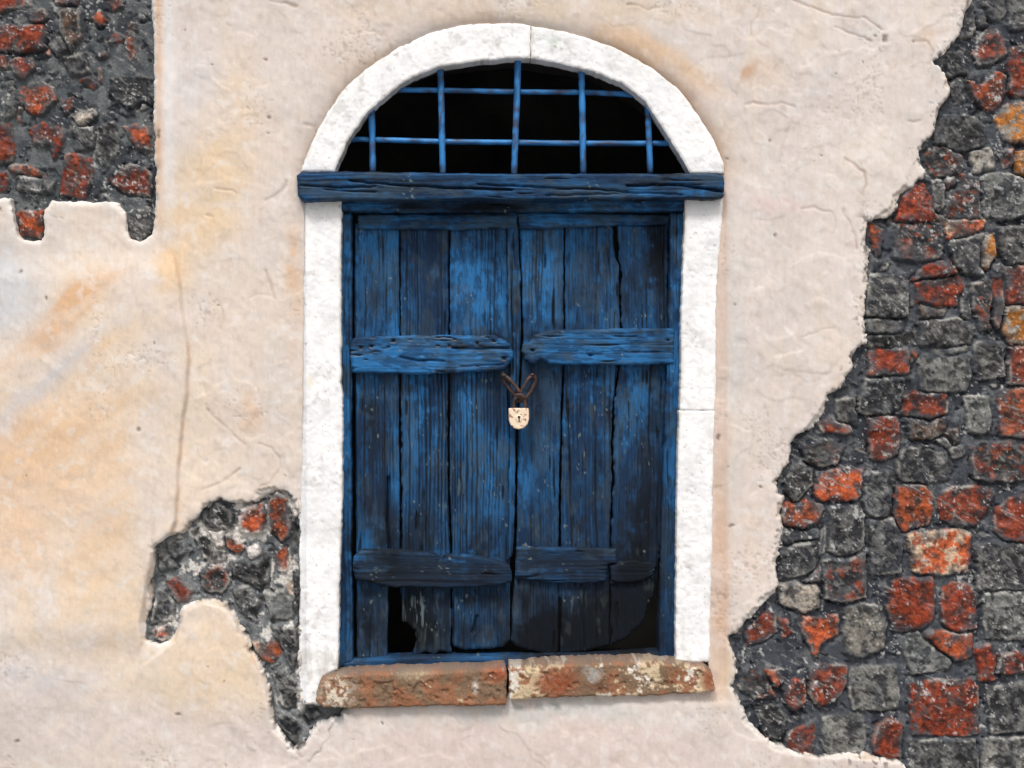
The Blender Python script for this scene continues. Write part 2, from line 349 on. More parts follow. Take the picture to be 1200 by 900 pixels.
def plaster_H(X, Y, s):
    ms, ws, st, lp, cr, pits, big = plaster_common(X, Y)
    h = 0.016 * (fbm(X, Y, 190, oc=2, seed=11) - .5) + 0.0105 * (fbm(X, Y, 64, oc=3, seed=12, gain=.42) - .5)
    h += 0.0017 * (fbm(X, Y, 14, oc=5, seed=13, gain=.6) - .5)
    # trowel strokes
    h += 0.0014 * (fbm(X * .8 + Y * .6, -X * .6 + Y * .8, 60, 9, oc=3, seed=14) - .5)
    right = ss(215, 240, X)
    for sd, sc, th, am in ((15, 90, .60, .0013), (16, 60, .64, .0009), (18, 120, .47, .0011)):
        f = fbm(X, Y, sc, oc=4, seed=sd); h += am * ss(th, th + .03, f) * (.35 + .65 * right)
    h += 0.0120 * ss(-1.5, 4.0, st) * ss(4, 50, Y - 283) * ss(775, 730, Y)
    h += 0.0060 * ss(-1.2, 2.5, lp) * ss(860, 780, Y) * ss(150, 215, X)
    # a rounded fillet beside the top-left patch
    f = np.exp(-((X - 197) / 13) ** 2) * ss(310, 250, Y); h += 0.006 * f
    # halo hollow against the arch
    a = ARC_SD(X, Y); h -= 0.012 * np.exp(-np.maximum(a, 0) / 9.0) * ss(230, 190, Y); h -= 0.004 * np.exp(-np.maximum(a, 0) / 4.0)
    rim = np.where((s <= 0) & (-ms < 4), 0, np.maximum(-ms, 0))
    wd = 26 * np.clip(fbm(X, Y, 26, oc=5, seed=51, gain=.6) - .44, 0, .5) * ss(150, 230, X)
    und = ss(wd + .8, wd - .8, rim) * (wd > 1); h -= 0.0055 * und
    wd2 = 15 * np.clip(fbm(X, Y, 14, oc=5, seed=52, gain=.6) - .5, 0, .5) * ss(150, 230, X); h -= 0.004 * ss(wd2 + .7, wd2 - .7, rim) * (wd2 > .8)
    h += 0.0022 * np.exp(-((rim - 7) / 6) ** 2) * (fbm(X, Y, 20, oc=2, seed=19))
    h -= 0.009 * np.exp(-rim / 2.2) * np.clip(2.6 * fbm(X, Y, 14, oc=3, seed=20) - .75, 0, 1.2)
    h -= 0.003 * cr + 0.0022 * big + 0.0009 * pits
    return h

def plaster_C(X, Y, s):
    ms, ws, st, lp, cr, pits, big = plaster_common(X, Y)
    c = np.broadcast_to(lin((228, 213, 204)), X.shape + (3,)).copy()
    n1 = fbm(X, Y, 46, oc=5, seed=31, gain=.6); n2 = fbm(X, Y, 26, 90, oc=4, seed=32)
    nd = fbm(X * .8 - Y * .6, X * .6 + Y * .8, 90, 20, oc=4, seed=33, gain=.6)
    c = mix(c, lin((215, 205, 199)), ss(.48, .68, n1) * .6)
    c = mix(c, lin((232, 214, 198)), ss(.48, .7, n2) * .6)
    for cx, cy, rx, ry, an, colr, am in BLOBS:
        b = blob(X + 30 * (n1 - .5), Y + 30 * (n2 - .5), cx, cy, rx, ry, an, 1.3)
        nn = nd if (X.min() < 0 and an and cx < 220) else n1
        c = mix(c, lin(colr), np.clip(b * am * (.45 + 1.1 * ss(.3, .65, nn)), 0, 1))
    # fine mottling
    c = mix(c, lin((206, 184, 168)), ss(.60, .74, fbm(X, Y, 9, oc=3, seed=34)) * .28)
    c = mix(c, lin((240, 233, 228)), ss(.60, .76, fbm(X, Y, 12, oc=3, seed=35)) * .35)
    # ochre tone against the arch and beside the top-left patch
    a = ARC_SD(X, Y); ang = ss(640, 760, X) * ss(230, 190, Y) + .55 * ss(430, 520, X) * ss(640, 560, X) * ss(40, 20, Y) + .25 * ss(450, 400, X) * ss(230, 190, Y)
    c = mix(c, lin((196, 152, 114)), np.clip(np.exp(-np.maximum(a - 1, 0) / 11.0) * ang * (.35 + .6 * n1), 0, 1))
    c = mix(c, lin((214, 176, 150)), np.clip(np.exp(-(np.maximum(a - 1, 0) / 4.5) ** 2) * ss(200, 240, Y) * ss(840, 780, Y) * ss(800, 845, X) * .42, 0, 1))
    c = mix(c, lin((226, 176, 132)), np.exp(-((X - 186) / 5.0) ** 2) * ss(300, 210, Y) * (.35 + .8 * fbm(X, Y, 40, oc=3, seed=36)) * .95)
    c = mix(c, lin((238, 230, 226)), np.exp(-((X - 199) / 7.0) ** 2) * ss(300, 180, Y) * .7)  # white highlight of the fillet, painted into the plaster colour
    # step line: warm edge shade painted in ochre on its left lip
    c = mix(c, lin((206, 158, 120)), np.exp(-((st - .5) / 2.0) ** 2) * ss(280, 300, Y) * ss(790, 740, Y) * (.2 + .8 * ss(.4, .6, n1)) * .4)
    c = mix(c, lin((206, 160, 120)), np.exp(-((lp - .5) / 2.0) ** 2) * ss(870, 820, Y) * ss(190, 215, X) * .55)
    # raw white lime along the broken edges
    rim = -ms
    wd = 26 * np.clip(fbm(X, Y, 26, oc=5, seed=51, gain=.6) - .44, 0, .5) * ss(150, 230, X)
    und = ss(wd + .8, wd - .8, rim) * (wd > 1)
    c = mix(c, mix(np.broadcast_to(lin((214, 204, 192)), c.shape), lin((196, 172, 146)), ss(.45, .6, n1)), und * .7)
    e = np.exp(-(np.maximum(rim, 0) / 5.0) ** 2) * (.25 + ss(.35, .6, fbm(X, Y, 16, oc=3, seed=37)))
    c = mix(c, lin((230, 224, 217)), np.clip(e * .6, 0, 1))
    e2 = np.exp(-(np.maximum(rim - .3, 0) / 1.6) ** 2) * ss(.46, .58, fbm(X, Y, 7, oc=3, seed=38))
    c = mix(c, lin((70, 66, 64)), np.clip(e2 * .9, 0, 1) * ss(200, 215, X))
    chip = ss(.66, .70, fbm(X, Y, 6, oc=3, seed=39)) * np.exp(-(np.maximum(rim, 0) / 12.0) ** 2) * ss(900, 1000, X)
    c = mix(c, lin((60, 58, 58)), chip * .8)
    # grey cement smear under the left of the sill and on the band below it
    sm = blob(X + 26 * (n1 - .5), Y, 385, 836, 26, 12, 0, 2) * ss(.36, .5, fbm(X, Y, 10, oc=4, seed=40)); c = mix(c, lin((105, 106, 108)), sm * .85)
    sm = blob(X, Y, 640, 828, 60, 5, 0, 2) * ss(.5, .6, fbm(X, Y, 8, oc=3, seed=41)); c = mix(c, lin((160, 160, 156)), sm * .6)
    sm = blob(X, Y, 228, 612, 14, 10, 0, 1) * ss(.42, .6, fbm(X, Y, 5, oc=3, seed=42)); c = mix(c, lin((140, 140, 142)), sm * .6)
    c = mix(c, lin((150, 112, 86)), np.clip(cr, 0, 1) * .45)
    c = mix(c, lin((110, 92, 80)), np.clip(big * .75 + pits * .25, 0, 1))
    lum = c.mean(-1, keepdims=True); k = np.where(X < 230, .06, .0)[..., None]
    c = c * (1 - k) + lum * k
    c = c * (1 + .14 * (fbm(X, Y, 5, oc=3, seed=43, gain=.7) - .5) + .10 * (fbm(X, Y, 2.2, 9, oc=2, seed=44) - .5))[..., None]
    return np.concatenate([c * 0.775 * np.array([1.045, 1.085, 1.11]), np.full(c.shape[:-1] + (1,), 0.85)], -1)

def plaster_sdf(X, Y):
    ms, ws, *_ = plaster_common(X, Y)
    return np.minimum(-ms, -ws)

cw = 1.55
xs = np.concatenate([np.arange(-1400, -30, 22.0), np.arange(-30, 1160, cw), np.arange(1160, 2600, 22.0)])
ys = np.concatenate([np.arange(-1000, -30, 22.0), np.arange(-30, 930, cw), np.arange(930, 1238, 14.0), [1237.5]])
ys = np.unique(ys)
pl = relief('plaster', plaster_sdf, None, 0.0, 0.05, plaster_H, plaster_C, M_PLASTER, wall, cell=cw, edge=2.5, rnd=0.0015, xs=xs, ys=ys)
pl['label'] = 'cream, peach and pinkish lime plaster with cracks and broken edges'

# --- masonry
TYPES = {
 'R': ((116,48,28),(66,34,28)), 'O': ((152,76,44),(72,46,38)), 'D': ((38,41,47),(78,80,82)), 'G': ((100,102,100),(44,47,52)),
 'W': ((150,148,142),(56,57,60)), 'Y': ((148,98,44),(130,128,120)), 'M': ((42,44,49),(98,44,32)), 'N': ((112,50,33),(40,41,44)),
 'X': ((168,88,54),(172,160,142)), 'K': ((18,20,25),(42,45,50)), 'P': ((196,190,184),(170,164,158)), 'B': ((74,54,42),(42,40,40))}
STONES_R = [
('N',[(1146,46),(1156,36),(1168,36),(1176,50),(1176,64),(1160,74),(1147,76),(1142,62)]),('R',[(1183,62),(1200,56),(1222,56),(1222,108),(1200,109),(1188,110),(1183,98)]),
('O',[(1132,94),(1150,100),(1166,86),(1177,92),(1176,112),(1164,130),(1152,128),(1140,114)]),('Y',[(1170,140),(1178,128),(1205,124),(1214,150),(1206,166),(1178,160)]),
('D',[(1098,152),(1110,140),(1136,142),(1148,150),(1148,168),(1120,177),(1100,168)]),('M',[(1090,178),(1106,172),(1122,182),(1122,200),(1096,203),(1088,192)]),
('W',[(1138,182),(1156,176),(1164,186),(1160,198),(1144,199)]),('N',[(1170,178),(1184,176),(1186,190),(1176,196)]),('Y',[(1190,180),(1206,178),(1208,204),(1192,203)]),
('R',[(1108,212),(1122,208),(1127,214),(1120,223),(1110,222)]),('R',[(1053,254),(1062,230),(1069,222),(1081,221),(1088,236),(1096,257),(1076,259)]),
('M',[(1108,226),(1124,206),(1146,214),(1148,256),(1112,256)]),('G',[(1150,212),(1160,205),(1192,208),(1199,222),(1196,250),(1180,255),(1154,252)]),
('O',[(1018,264),(1028,262),(1034,280),(1030,300),(1023,292)]),('M',[(1050,272),(1056,264),(1098,264),(1104,280),(1102,302),(1070,305),(1048,300)]),
('X',[(1108,260),(1150,258),(1148,267),(1132,276),(1112,278)]),('D',[(1114,284),(1128,278),(1150,276),(1150,316),(1140,320),(1122,312),(1116,296)]),('Y',[(1147,284),(1162,275),(1166,298),(1158,314),(1148,312)]),
('D',[(1176,270),(1210,266),(1210,308),(1182,306),(1174,290)]),('R',[(1070,326),(1084,314),(1098,306),(1108,309),(1115,319),(1100,325)]),
('R',[(1076,334),(1080,329),(1120,327),(1124,336),(1118,356),(1104,360),(1090,358),(1076,354)]),('B',[(1078,357),(1100,362),(1112,360),(1104,370),(1080,372)]),
('D',[(1020,325),(1058,324),(1061,332),(1060,366),(1040,371),(1015,369)]),('M',[(1138,334),(1160,330),(1166,340),(1160,384),(1148,384),(1140,360)]),('N',[(1158,332),(1174,331),(1175,358),(1168,380),(1160,376)]),
('R',[(1180,314),(1212,313),(1212,354),(1179,354)]),('Y',[(1178,362),(1210,358),(1210,402),(1184,400),(1177,388)]),('D',[(1079,378),(1120,374),(1137,378),(1137,401),(1100,405),(1078,403)]),
('D',[(1017,375),(1050,376),(1055,388),(1019,390)]),('K',[(1019,393),(1074,392),(1074,404),(1020,407)]),('R',[(1020,409),(1062,408),(1066,420),(1062,435),(1022,436)]),('N',[(1067,404),(1074,404),(1074,416),(1068,426)]),
('G',[(1078,422),(1090,418),(1134,414),(1136,440),(1130,456),(1080,457)]),('D',[(1142,403),(1171,403),(1173,438),(1146,443),(1141,424)]),('N',[(1183,410),(1212,408),(1212,448),(1184,447)]),
('D',[(1014,449),(1054,447),(1055,474),(1030,485),(1006,479)]),('N',[(1060,466),(1072,462),(1106,464),(1107,484),(1090,492),(1062,486)]),('B',[(1061,490),(1090,494),(1107,488),(1106,504),(1094,513),(1066,513)]),
('R',[(1017,493),(1024,491),(1048,490),(1052,498),(1051,530),(1034,537),(1021,535)]),('G',[(1131,465),(1158,465),(1160,498),(1154,507),(1135,505)]),
('O',[(1172,463),(1184,460),(1214,460),(1214,508),(1176,507)]),('M',[(1140,528),(1150,521),(1180,518),(1206,520),(1208,560),(1160,561),(1143,556)]),
('D',[(1054,529),(1084,525),(1110,525),(1113,544),(1108,559),(1076,563),(1054,560)]),('O',[(958,557),(986,553),(1011,554),(1009,579),(980,583),(960,581)]),
('D',[(1014,557),(1040,553),(1045,560),(1041,597),(1030,603),(1011,599)]),('O',[(1048,575),(1066,569),(1078,571),(1089,584),(1084,611),(1058,619),(1049,600)]),
('N',[(1104,577),(1118,571),(1156,571),(1162,580),(1155,600),(1140,615),(1118,614),(1104,606),(1099,592)]),('R',[(1170,597),(1184,586),(1212,580),(1214,632),(1184,633),(1168,620)]),
('M',[(1110,507),(1120,505),(1124,520),(1114,527)]),('D',[(970,595),(1006,593),(1010,600),(1010,640),(992,653),(971,644)]),('D',[(1021,613),(1046,609),(1052,620),(1051,667),(1023,668)]),
('X',[(1066,631),(1071,626),(1120,624),(1133,628),(1133,650),(1129,667),(1096,671),(1073,667)]),('M',[(941,526),(966,519),(984,525),(978,539),(950,543)]),('O',[(922,593),(942,591),(966,597),(961,611),(940,619),(923,615)]),
('N',[(960,496),(974,489),(996,499),(997,505),(966,505)]),('D',[(982,471),(1000,467),(1001,497),(981,495)]),('D',[(916,637),(930,633),(956,633),(957,650),(953,669),(917,675)]),
('M',[(966,659),(984,655),(1010,653),(1011,664),(1011,697),(990,703),(970,699)]),('W',[(914,687),(930,685),(954,685),(957,694),(955,709),(940,713),(918,706)]),
('N',[(874,742),(885,727),(900,716),(908,722),(908,738),(896,749),(877,753)]),('R',[(912,725),(922,727),(926,740),(918,749)]),('O',[(944,725),(962,725),(978,723),(979,743),(962,755),(956,768),(948,752),(943,740)]),
('G',[(989,713),(1004,707),(1033,711),(1037,732),(1033,761),(1010,769),(989,763)]),('R',[(951,785),(962,781),(990,781),(989,800),(978,819),(960,825),(949,812)]),
('O',[(898,787),(912,785),(916,800),(906,804)]),('N',[(914,804),(930,796),(942,800),(943,820),(932,834),(922,826)]),('G',[(997,785),(1030,781),(1049,780),(1052,800),(1050,829),(1001,830),(997,810)]),
('G',[(965,843),(984,837),(1009,839),(1013,870),(1007,880),(970,882),(963,866)]),('N',[(918,871),(930,857),(948,851),(951,868),(946,881),(923,879)]),('R',[(1024,861),(1030,848),(1042,841),(1054,851),(1053,884),(1040,888),(1026,879)]),
('K',[(887,831),(904,829),(917,840),(915,861),(897,859)]),('M',[(868,790),(886,782),(900,796),(904,812),(884,812),(870,806)]),
('R',[(1042,691),(1050,681),(1089,677),(1093,700),(1091,721),(1080,736),(1049,737),(1042,720)]),('R',[(1107,691),(1116,683),(1134,687),(1141,704),(1141,734),(1121,738),(1107,729),(1105,706)]),
('O',[(1082,746),(1100,743),(1134,745),(1134,766),(1118,770),(1100,760)]),('G',[(1065,745),(1078,744),(1098,763),(1112,771),(1108,782),(1070,787),(1063,768)]),('R',[(1065,803),(1074,799),(1136,797),(1144,806),(1146,857),(1130,861),(1069,859),(1067,830)]),
('D',[(1147,643),(1160,639),(1212,641),(1212,689),(1151,687)]),('G',[(1156,699),(1212,695),(1212,743),(1159,743)]),('R',[(1145,763),(1160,759),(1167,768),(1164,792),(1150,793)]),('N',[(1168,769),(1206,761),(1208,784),(1184,788),(1168,786)]),
('D',[(1160,807),(1210,801),(1210,855),(1164,856)]),('D',[(1063,870),(1140,868),(1142,906),(1063,906)]),('G',[(1150,866),(1210,864),(1210,910),(1152,908)]),
('D',[(1122,14),(1136,4),(1144,20),(1138,40),(1124,44)]),('D',[(1150,-14),(1172,-16),(1176,16),(1156,24)]),('D',[(1180,-12),(1212,-12),(1212,30),(1184,34)]),('B',[(1142,16),(1154,12),(1156,28),(1146,30)]),
('K',[(1112,66),(1126,66),(1128,84),(1114,88)]),('D',[(1116,100),(1126,92),(1130,116),(1120,120)]),('X',[(1105,48),(1112,46),(1110,52)]),('D',[(930,547),(950,548),(950,566),(932,586),(924,572)]),
('D',[(1094,214),(1104,212),(1106,240),(1098,246)]),('G',[(1094,420),(1096,410),(1130,408),(1132,412)]),('D',[(962,600),(968,600),(968,640),(962,650)]),('D',[(1130,345),(1136,345),(1136,372),(1130,372)]),
('D',[(920,644),(914,620),(960,622),(958,630)]),('M',[(960,665),(940,680),(958,680)]),('D',[(1096,516),(1108,516),(1128,522),(1130,532),(1116,536)]),
]
STONES_L = [
('R',[(-40,30),(20,31),(52,30),(57,44),(54,58),(28,61),(-40,58)]),('R',[(11,71),(20,67),(40,68),(42,82),(28,93),(16,86)]),('O',[(24,104),(48,97),(61,104),(63,118),(50,133),(36,131),(24,120)]),
('R',[(33,152),(50,143),(70,148),(77,158),(70,176),(64,189),(58,172),(40,170)]),('R',[(-10,146),(12,147),(18,170),(13,189),(-10,192)]),('R',[(129,208),(152,193),(170,197),(178,205),(177,229),(150,227),(133,216)]),
('O',[(143,149),(158,146),(174,149),(176,172),(176,178),(160,175),(152,162)]),('R',[(78,185),(86,181),(107,187),(109,200),(100,231),(71,229)]),('O',[(147,42),(154,28),(160,30),(159,60),(152,70),(148,60)]),
('R',[(32,15),(50,12),(57,20),(50,27),(38,25)]),('N',[(128,48),(135,40),(141,48),(134,51)]),('O',[(109,20),(118,14),(124,24),(116,31)]),('W',[(86,137),(95,130),(108,129),(114,134),(108,145),(96,148)]),
('O',[(18,250),(30,247),(52,247),(53,268),(48,279),(25,277)]),('D',[(150,250),(162,246),(176,250),(176,272),(164,281),(153,276)]),('R',[(60,-6),(90,-6),(92,6),(66,5)]),('R',[(-6,-10),(30,-8),(34,6),(0,12)]),
('O',[(14,194),(32,196),(56,204),(56,208),(30,204),(14,200)]),('D',[(20,208),(50,208),(62,214),(60,226),(22,222)]),('O',[(74,118),(84,116),(86,126),(78,134)]),('O',[(92,94),(104,92),(114,98),(108,103)]),('N',[(116,80),(121,82),(120,98),(116,94)]),
('O',[(-6,68),(4,68),(6,78),(-6,80)]),('N',[(126,2),(140,-2),(146,8),(134,12)]),('K',[(130,92),(174,90),(178,124),(150,126),(128,112)]),('D',[(116,150),(134,144),(140,172),(126,196),(112,184)]),('N',[(162,118),(174,116),(174,126),(164,128)]),
('D',[(56,52),(70,44),(78,60),(70,66)]),('B',[(70,14),(90,10),(94,44),(82,58),(72,36)]),('D',[(2,100),(16,96),(20,130),(6,140)]),('D',[(76,68),(100,64),(104,84),(84,88)]),('R',[(-6,202),(6,204),(8,220),(-6,224)]),('M',[(20,126),(26,126),(26,146),(20,146)]),
('D',[(84,150),(108,148),(110,172),(90,176)]),('M',[(112,60),(122,56),(124,66),(116,68)]),('X',[(52,60),(58,58),(58,66)]),
('R',[(-60,100),(-20,98),(-14,130),(-56,134)]),('D',[(-120,20),(-60,16),(-58,60),(-118,64)]),('O',[(-130,110),(-80,108),(-78,150),(-126,154)]),('R',[(-70,170),(-20,168),(-20,214),(-72,218)]),
]
STONES_C = [
('O',[(280,606),(290,593),(308,589),(312,623),(300,626),(280,621)]),('O',[(315,588),(326,575),(338,588),(342,626),(330,634),(313,616)]),('K',[(240,592),(252,587),(268,596),(273,616),(255,620),(240,612)]),
('O',[(263,626),(275,624),(288,640),(280,650),(264,640)]),('K',[(225,622),(236,615),(248,632),(249,648),(240,657),(233,640)]),('K',[(271,656),(290,655),(304,665),(306,648),(316,648),(316,682),(304,692),(288,682),(272,676)]),
('R',[(195,679),(210,676),(227,690),(222,700),(211,706),(200,694)]),('M',[(235,671),(262,661),(270,680),(260,694),(240,690)]),('D',[(182,690),(196,688),(205,706),(200,728),(177,730)]),
('O',[(182,738),(198,729),(201,742),(192,751),(181,749)]),('O',[(323,650),(335,641),(334,671),(325,668)]),('D',[(272,690),(292,686),(304,706),(300,726),(286,722)]),('G',[(310,694),(328,688),(344,700),(342,724),(318,726)]),
('X',[(296,752),(328,749),(331,762),(320,777),(305,771)]),('K',[(318,733),(346,735),(350,768),(340,784),(332,762),(322,746)]),('K',[(342,612),(350,616),(351,700),(346,716),(342,680)]),
('D',[(320,790),(336,784),(348,800),(348,828),(330,830)]),('K',[(350,830),(372,830),(378,838),(360,846)]),('P',[(246,622),(262,620),(264,640),(252,644)]),('P',[(290,642),(302,636),(306,648),(292,656)]),('P',[(318,646),(322,660),(320,686),(330,690),(318,700)]),
('P',[(172,688),(180,676),(182,694),(172,716)]),('P',[(340,586),(348,600),(342,612)]),('P',[(340,640),(346,700),(338,700)]),('D',[(196,634),(214,632),(218,646),(200,656)]),('D',[(185,650),(200,648),(206,664),(190,668)]),
('D',[(272,716),(286,728),(292,744),(280,732)]),('K',[(322,844),(334,834),(350,850),(344,868)]),('D',[(250,640),(262,646),(262,656),(248,658)]),
]

def masonry(name, stones, outline, grow, xs, ys, label, seed, fill, mort=((62,66,73),(38,42,50),(104,107,109)), lime=0.0, infill='DDDDGKKMBDNDG', pack=(2.0, 6.5)):
    stones = list(stones); rr = random.Random(seed)
    X, Y = np.meshgrid(xs, ys)
    lab = np.full(X.shape, -1.0)      # best stone sdf
    h = 0.007 * (fbm(X, Y, 26, oc=4, seed=seed) - .5) + 0.0035 * (fbm(X, Y, 6, oc=3, seed=seed + 1) - .5)
    n1 = fbm(X, Y, 30, oc=4, seed=seed + 2); n2 = fbm(X, Y, 7, oc=4, seed=seed + 3); n3 = fbm(X, Y, 3.2, oc=3, seed=seed + 4)
    n4 = fbm(X, Y, 12, oc=4, seed=seed + 5, gain=.6)
    c = np.broadcast_to(lin(mort[0]), X.shape + (3,)).copy()
    c = mix(c, lin(mort[1]), ss(.42, .6, n1)); c = mix(c, lin(mort[2]), ss(.50, .68, n4) * .6)
    if lime: c = mix(c, lin((206, 202, 196)), ss(.60 - lime, .66 - lime, fbm(X, Y, 24, oc=5, seed=seed + 25, gain=.6)) * .9)
    rgh = np.full(X.shape, .78)
    wx = X + 3.6 * (fbm(X, Y, 13, oc=3, seed=seed + 6) - .5) + 2.6 * (n3 - .5); wy = Y + 3.6 * (fbm(X, Y, 13, oc=3, seed=seed + 7) - .5) + 2.6 * (fbm(X, Y, 3.2, oc=2, seed=seed + 8) - .5)
    occ = np.full(X.shape, -99.0)
    best = np.full(X.shape, -99.0); second = best.copy(); who = np.full(X.shape, -1)
    def win(b, e=14): return np.s_[max(0, np.searchsorted(ys, b[1] - e)):np.searchsorted(ys, b[3] + e), max(0, np.searchsorted(xs, b[0] - e)):np.searchsorted(xs, b[2] + e)]
    for k, (t, P) in enumerate(stones):
        m = win(bb(P))
        if X[m].size == 0: continue
        q = polysdf(wx[m], wy[m], P); B_, S_, W_ = best[m], second[m], who[m]
        up = q > B_; S_[:] = np.where(up, B_, np.maximum(S_, q)); W_[:] = np.where(up, k, W_); B_[:] = np.where(up, q, B_)
    def lay(k, t, P, force=True):
        nonlocal c, h, rgh
        b = bb(P); m = win(b)
        if X[m].size == 0: return
        s = polysdf(wx[m], wy[m], P) + 1.5 * (n4[m] - .5)
        if force:
            oth = np.where(who[m] == k, second[m], best[m]); gr = random.Random(k + seed).uniform(*pack)
            pa = np.asarray(P, float); cc_ = (pa.min(0) + pa.max(0)) / 2; hf = np.maximum((pa.max(0) - pa.min(0)) / 2, 3)
            s = np.minimum(polysdf(wx[m], wy[m], cc_ + (pa - cc_) * (1 + gr / hf)) + 1.2 * (n4[m] - .5), (s - oth) / 2 - .8)
        if not force and (np.maximum(occ[m], s) [ (s > 0) ].size == 0 or (occ[m][s > 0] > -3).any()): return False
        occ[m] = np.maximum(occ[m], s)
        r = random.Random(seed * 1000 + k)
        rad = min(b[2] - b[0], b[3] - b[1]) / 2
        hh = (0.008 + .007 * r.random()) * (0.5 if t in 'PK' and name == 'x' else 1) * min(1, rad / 9)
        e = 2.0 + 2.4 * r.random()
        tx, ty = r.uniform(-.008, .008), r.uniform(-.008, .008)
        cx, cy = (b[0] + b[2]) / 2, (b[1] + b[3]) / 2
        prof = np.sqrt(np.clip(1 - (1 - np.clip(s / e, 0, 1)) ** 2, 0, 1))
        tilt = tx * (X[m] - cx) / max(rad, 4) * .5 + ty * (Y[m] - cy) / max(rad, 4) * .5
        body = hh + tilt + .009 * (n4[m] - .5) - .012 * np.abs(vn(X[m] / 19 + k * 3.3, Y[m] / 19 - k, seed + 30) - .5) + .0045 * (n2[m] - .5) + .003 * (n3[m] - .5)
        # a hairline trough around many stones
        tr = np.exp(-((s + 1.2) / 1.6) ** 2) * .0065 * (.1 + r.random()) * ss(-.2, .6, (Y[m] - cy) / max(rad, 4) * .5 + n4[m] - .3)
        h[m] = np.where(s > 0, h[m] * (1 - prof) + body * prof, h[m] - tr * (s > -6))
        A, B = TYPES[t]; A = lin(A) * r.uniform(.85, 1.18); B = lin(B) * r.uniform(.85, 1.18)
        q_ = r.uniform(-.02, .20); A = A * np.array([1 + q_, 1, 1 - q_ * .8]); B = B * np.array([1 + q_ * .6, 1, 1 - q_ * .5])
        o1, o2 = r.uniform(-99, 99), r.uniform(-99, 99)
        f1 = fbm(X[m] + o1 * 7, Y[m] + o2 * 7, 13 if t in 'MNXYG' else 10, oc=4, seed=seed + 9, gain=.6)
        lo = {'M': .56, 'N': .56, 'X': .5, 'Y': .55}.get(t, .56)
        cc = mix(np.broadcast_to(A, s.shape + (3,)), B, ss(lo - .03, lo + .05, f1) * .9)
        cc = cc * (1 + .9 * (n3[m] - .5) + .9 * (n2[m] - .5))[..., None]
        if t in 'DGMKWB':  # scraped pale limestone faces and drags
            q = ss(.50, .66, fbm(X[m] + o2, Y[m] - o1, 9, oc=5, seed=seed + 17, gain=.7)); cc = mix(cc, lin((112, 112, 108)), q * (.5 if t != 'K' else .2))
            q = ss(.60, .70, fbm((X[m] + Y[m]) * .7, (Y[m] - X[m]) * .7, 12, 3.5, oc=3, seed=seed + 18)); cc = mix(cc, lin((150, 150, 146)), q * .28)
            q = ss(.58, .70, fbm(X[m] - o2, Y[m] - o1, 8, oc=4, seed=seed + 19)); cc = mix(cc, lin((24, 25, 28)), q * .8)
        if t in 'RONXM':   # soot and pale grit on the brick faces
            cc = mix(cc, lin((38, 31, 30)), ss(.53, .66, fbm(X[m] - o2 * 5, Y[m] + o1, 6, oc=3, seed=seed + 10)) * .6)
            cc = mix(cc, lin((156, 74, 44)), ss(.60, .72, fbm(X[m] - o2 * 3, Y[m] - o1, 5, oc=3, seed=seed + 11)) * .5)
            cc = mix(cc, lin((60, 62, 66)), ss(.55, .62, fbm(X[m] + o2 * 2, Y[m] + o1 * 2, 16, oc=4, seed=seed + 21, gain=.6)) * ss(14, 3, s) * .9)
            cc = mix(cc, lin((70, 70, 72)), ss(.60, .70, fbm(X[m] + o1 * 4, Y[m] + o2 * 4, 20, oc=4, seed=seed + 22, gain=.6)) * .6)
        # lime bloom along part of the rim
        rim = np.exp(-((s - 1.2) / 1.8) ** 2) * ss(.48, .62, fbm(X[m] + o1, Y[m] + o2, 15, oc=3, seed=seed + 12))
        cc = mix(cc, lin((160, 158, 152)), np.clip(rim * .8, 0, 1) * (.9 if t in 'DGMNW' else .6))
        al = ss(-1.0, 1.4, s) * (1 - .9 * ss(9, 0, s) * ss(.50, .62, fbm(X[m] - o1, Y[m] - o2, 14, oc=3, seed=seed + 26)))
        cc = np.maximum(cc, 0.004); c[m] = mix(c[m], cc, al)
        gl = r.uniform(.38, .7); rgh[m] = rgh[m] * (1 - al) + gl * al
        return True
    for k, (t, P) in enumerate(stones): lay(k, t, P)
    # small rubble in the gaps
    k = 500; x0, y0, x1, y1 = bb(outline)
    for tries in range(fill):
        big = tries < fill * .45
        a, b_ = (rr.uniform(9, 20), rr.uniform(7, 14)) if big else (rr.uniform(3.5, 8), rr.uniform(3, 6.5))
        cx, cy = rr.uniform(x0, x1), rr.uniform(y0, y1)
        nv = rr.choice((5, 6, 7)); P = []
        for i in range(nv):
            an = 2 * math.pi * (i + rr.uniform(-.25, .25)) / nv; q = rr.uniform(.8, 1.1)
            P.append((cx + a * q * math.cos(an), cy + b_ * q * math.sin(an)))
        lay(k, rr.choice(infill if big else 'DDGKMBNDGDWDR'), P, force=False); k += 1
    # lime splashes and fine grit over everything
    sp = ss(.70, .75, n3 * .55 + .45 * vn(X / 1.9, Y / 1.9, seed + 13)) * ss(.40, .6, n1)
    sp = np.maximum(sp, ss(.66, .72, fbm(X, Y, 6.5, oc=4, seed=seed + 27, gain=.7)) * ss(.5, .62, fbm(X, Y, 40, oc=2, seed=seed + 28)))
    c = mix(c, lin((190, 190, 188)), np.clip(sp, 0, 1) * .62)
    drag = ss(.66, .74, fbm(X * .9 + Y * .4, -X * .4 + Y * .9, 14, 3, oc=3, seed=seed + 14)) * ss(.45, .6, fbm(X, Y, 50, oc=2, seed=seed + 15))
    c = mix(c, lin((170, 168, 164)), drag * .3)
    h += 0.0012 * sp
    dk = ss(.68, .72, fbm(X, Y, 8, oc=2, seed=seed + 16)); h -= 0.006 * dk * (occ < 0)
    field = (h, c, rgh)
    s = poly_s(outline, 0)(X, Y) + grow
    def sd(X_, Y_): return s
    def Hf(X_, Y_, s_): return h
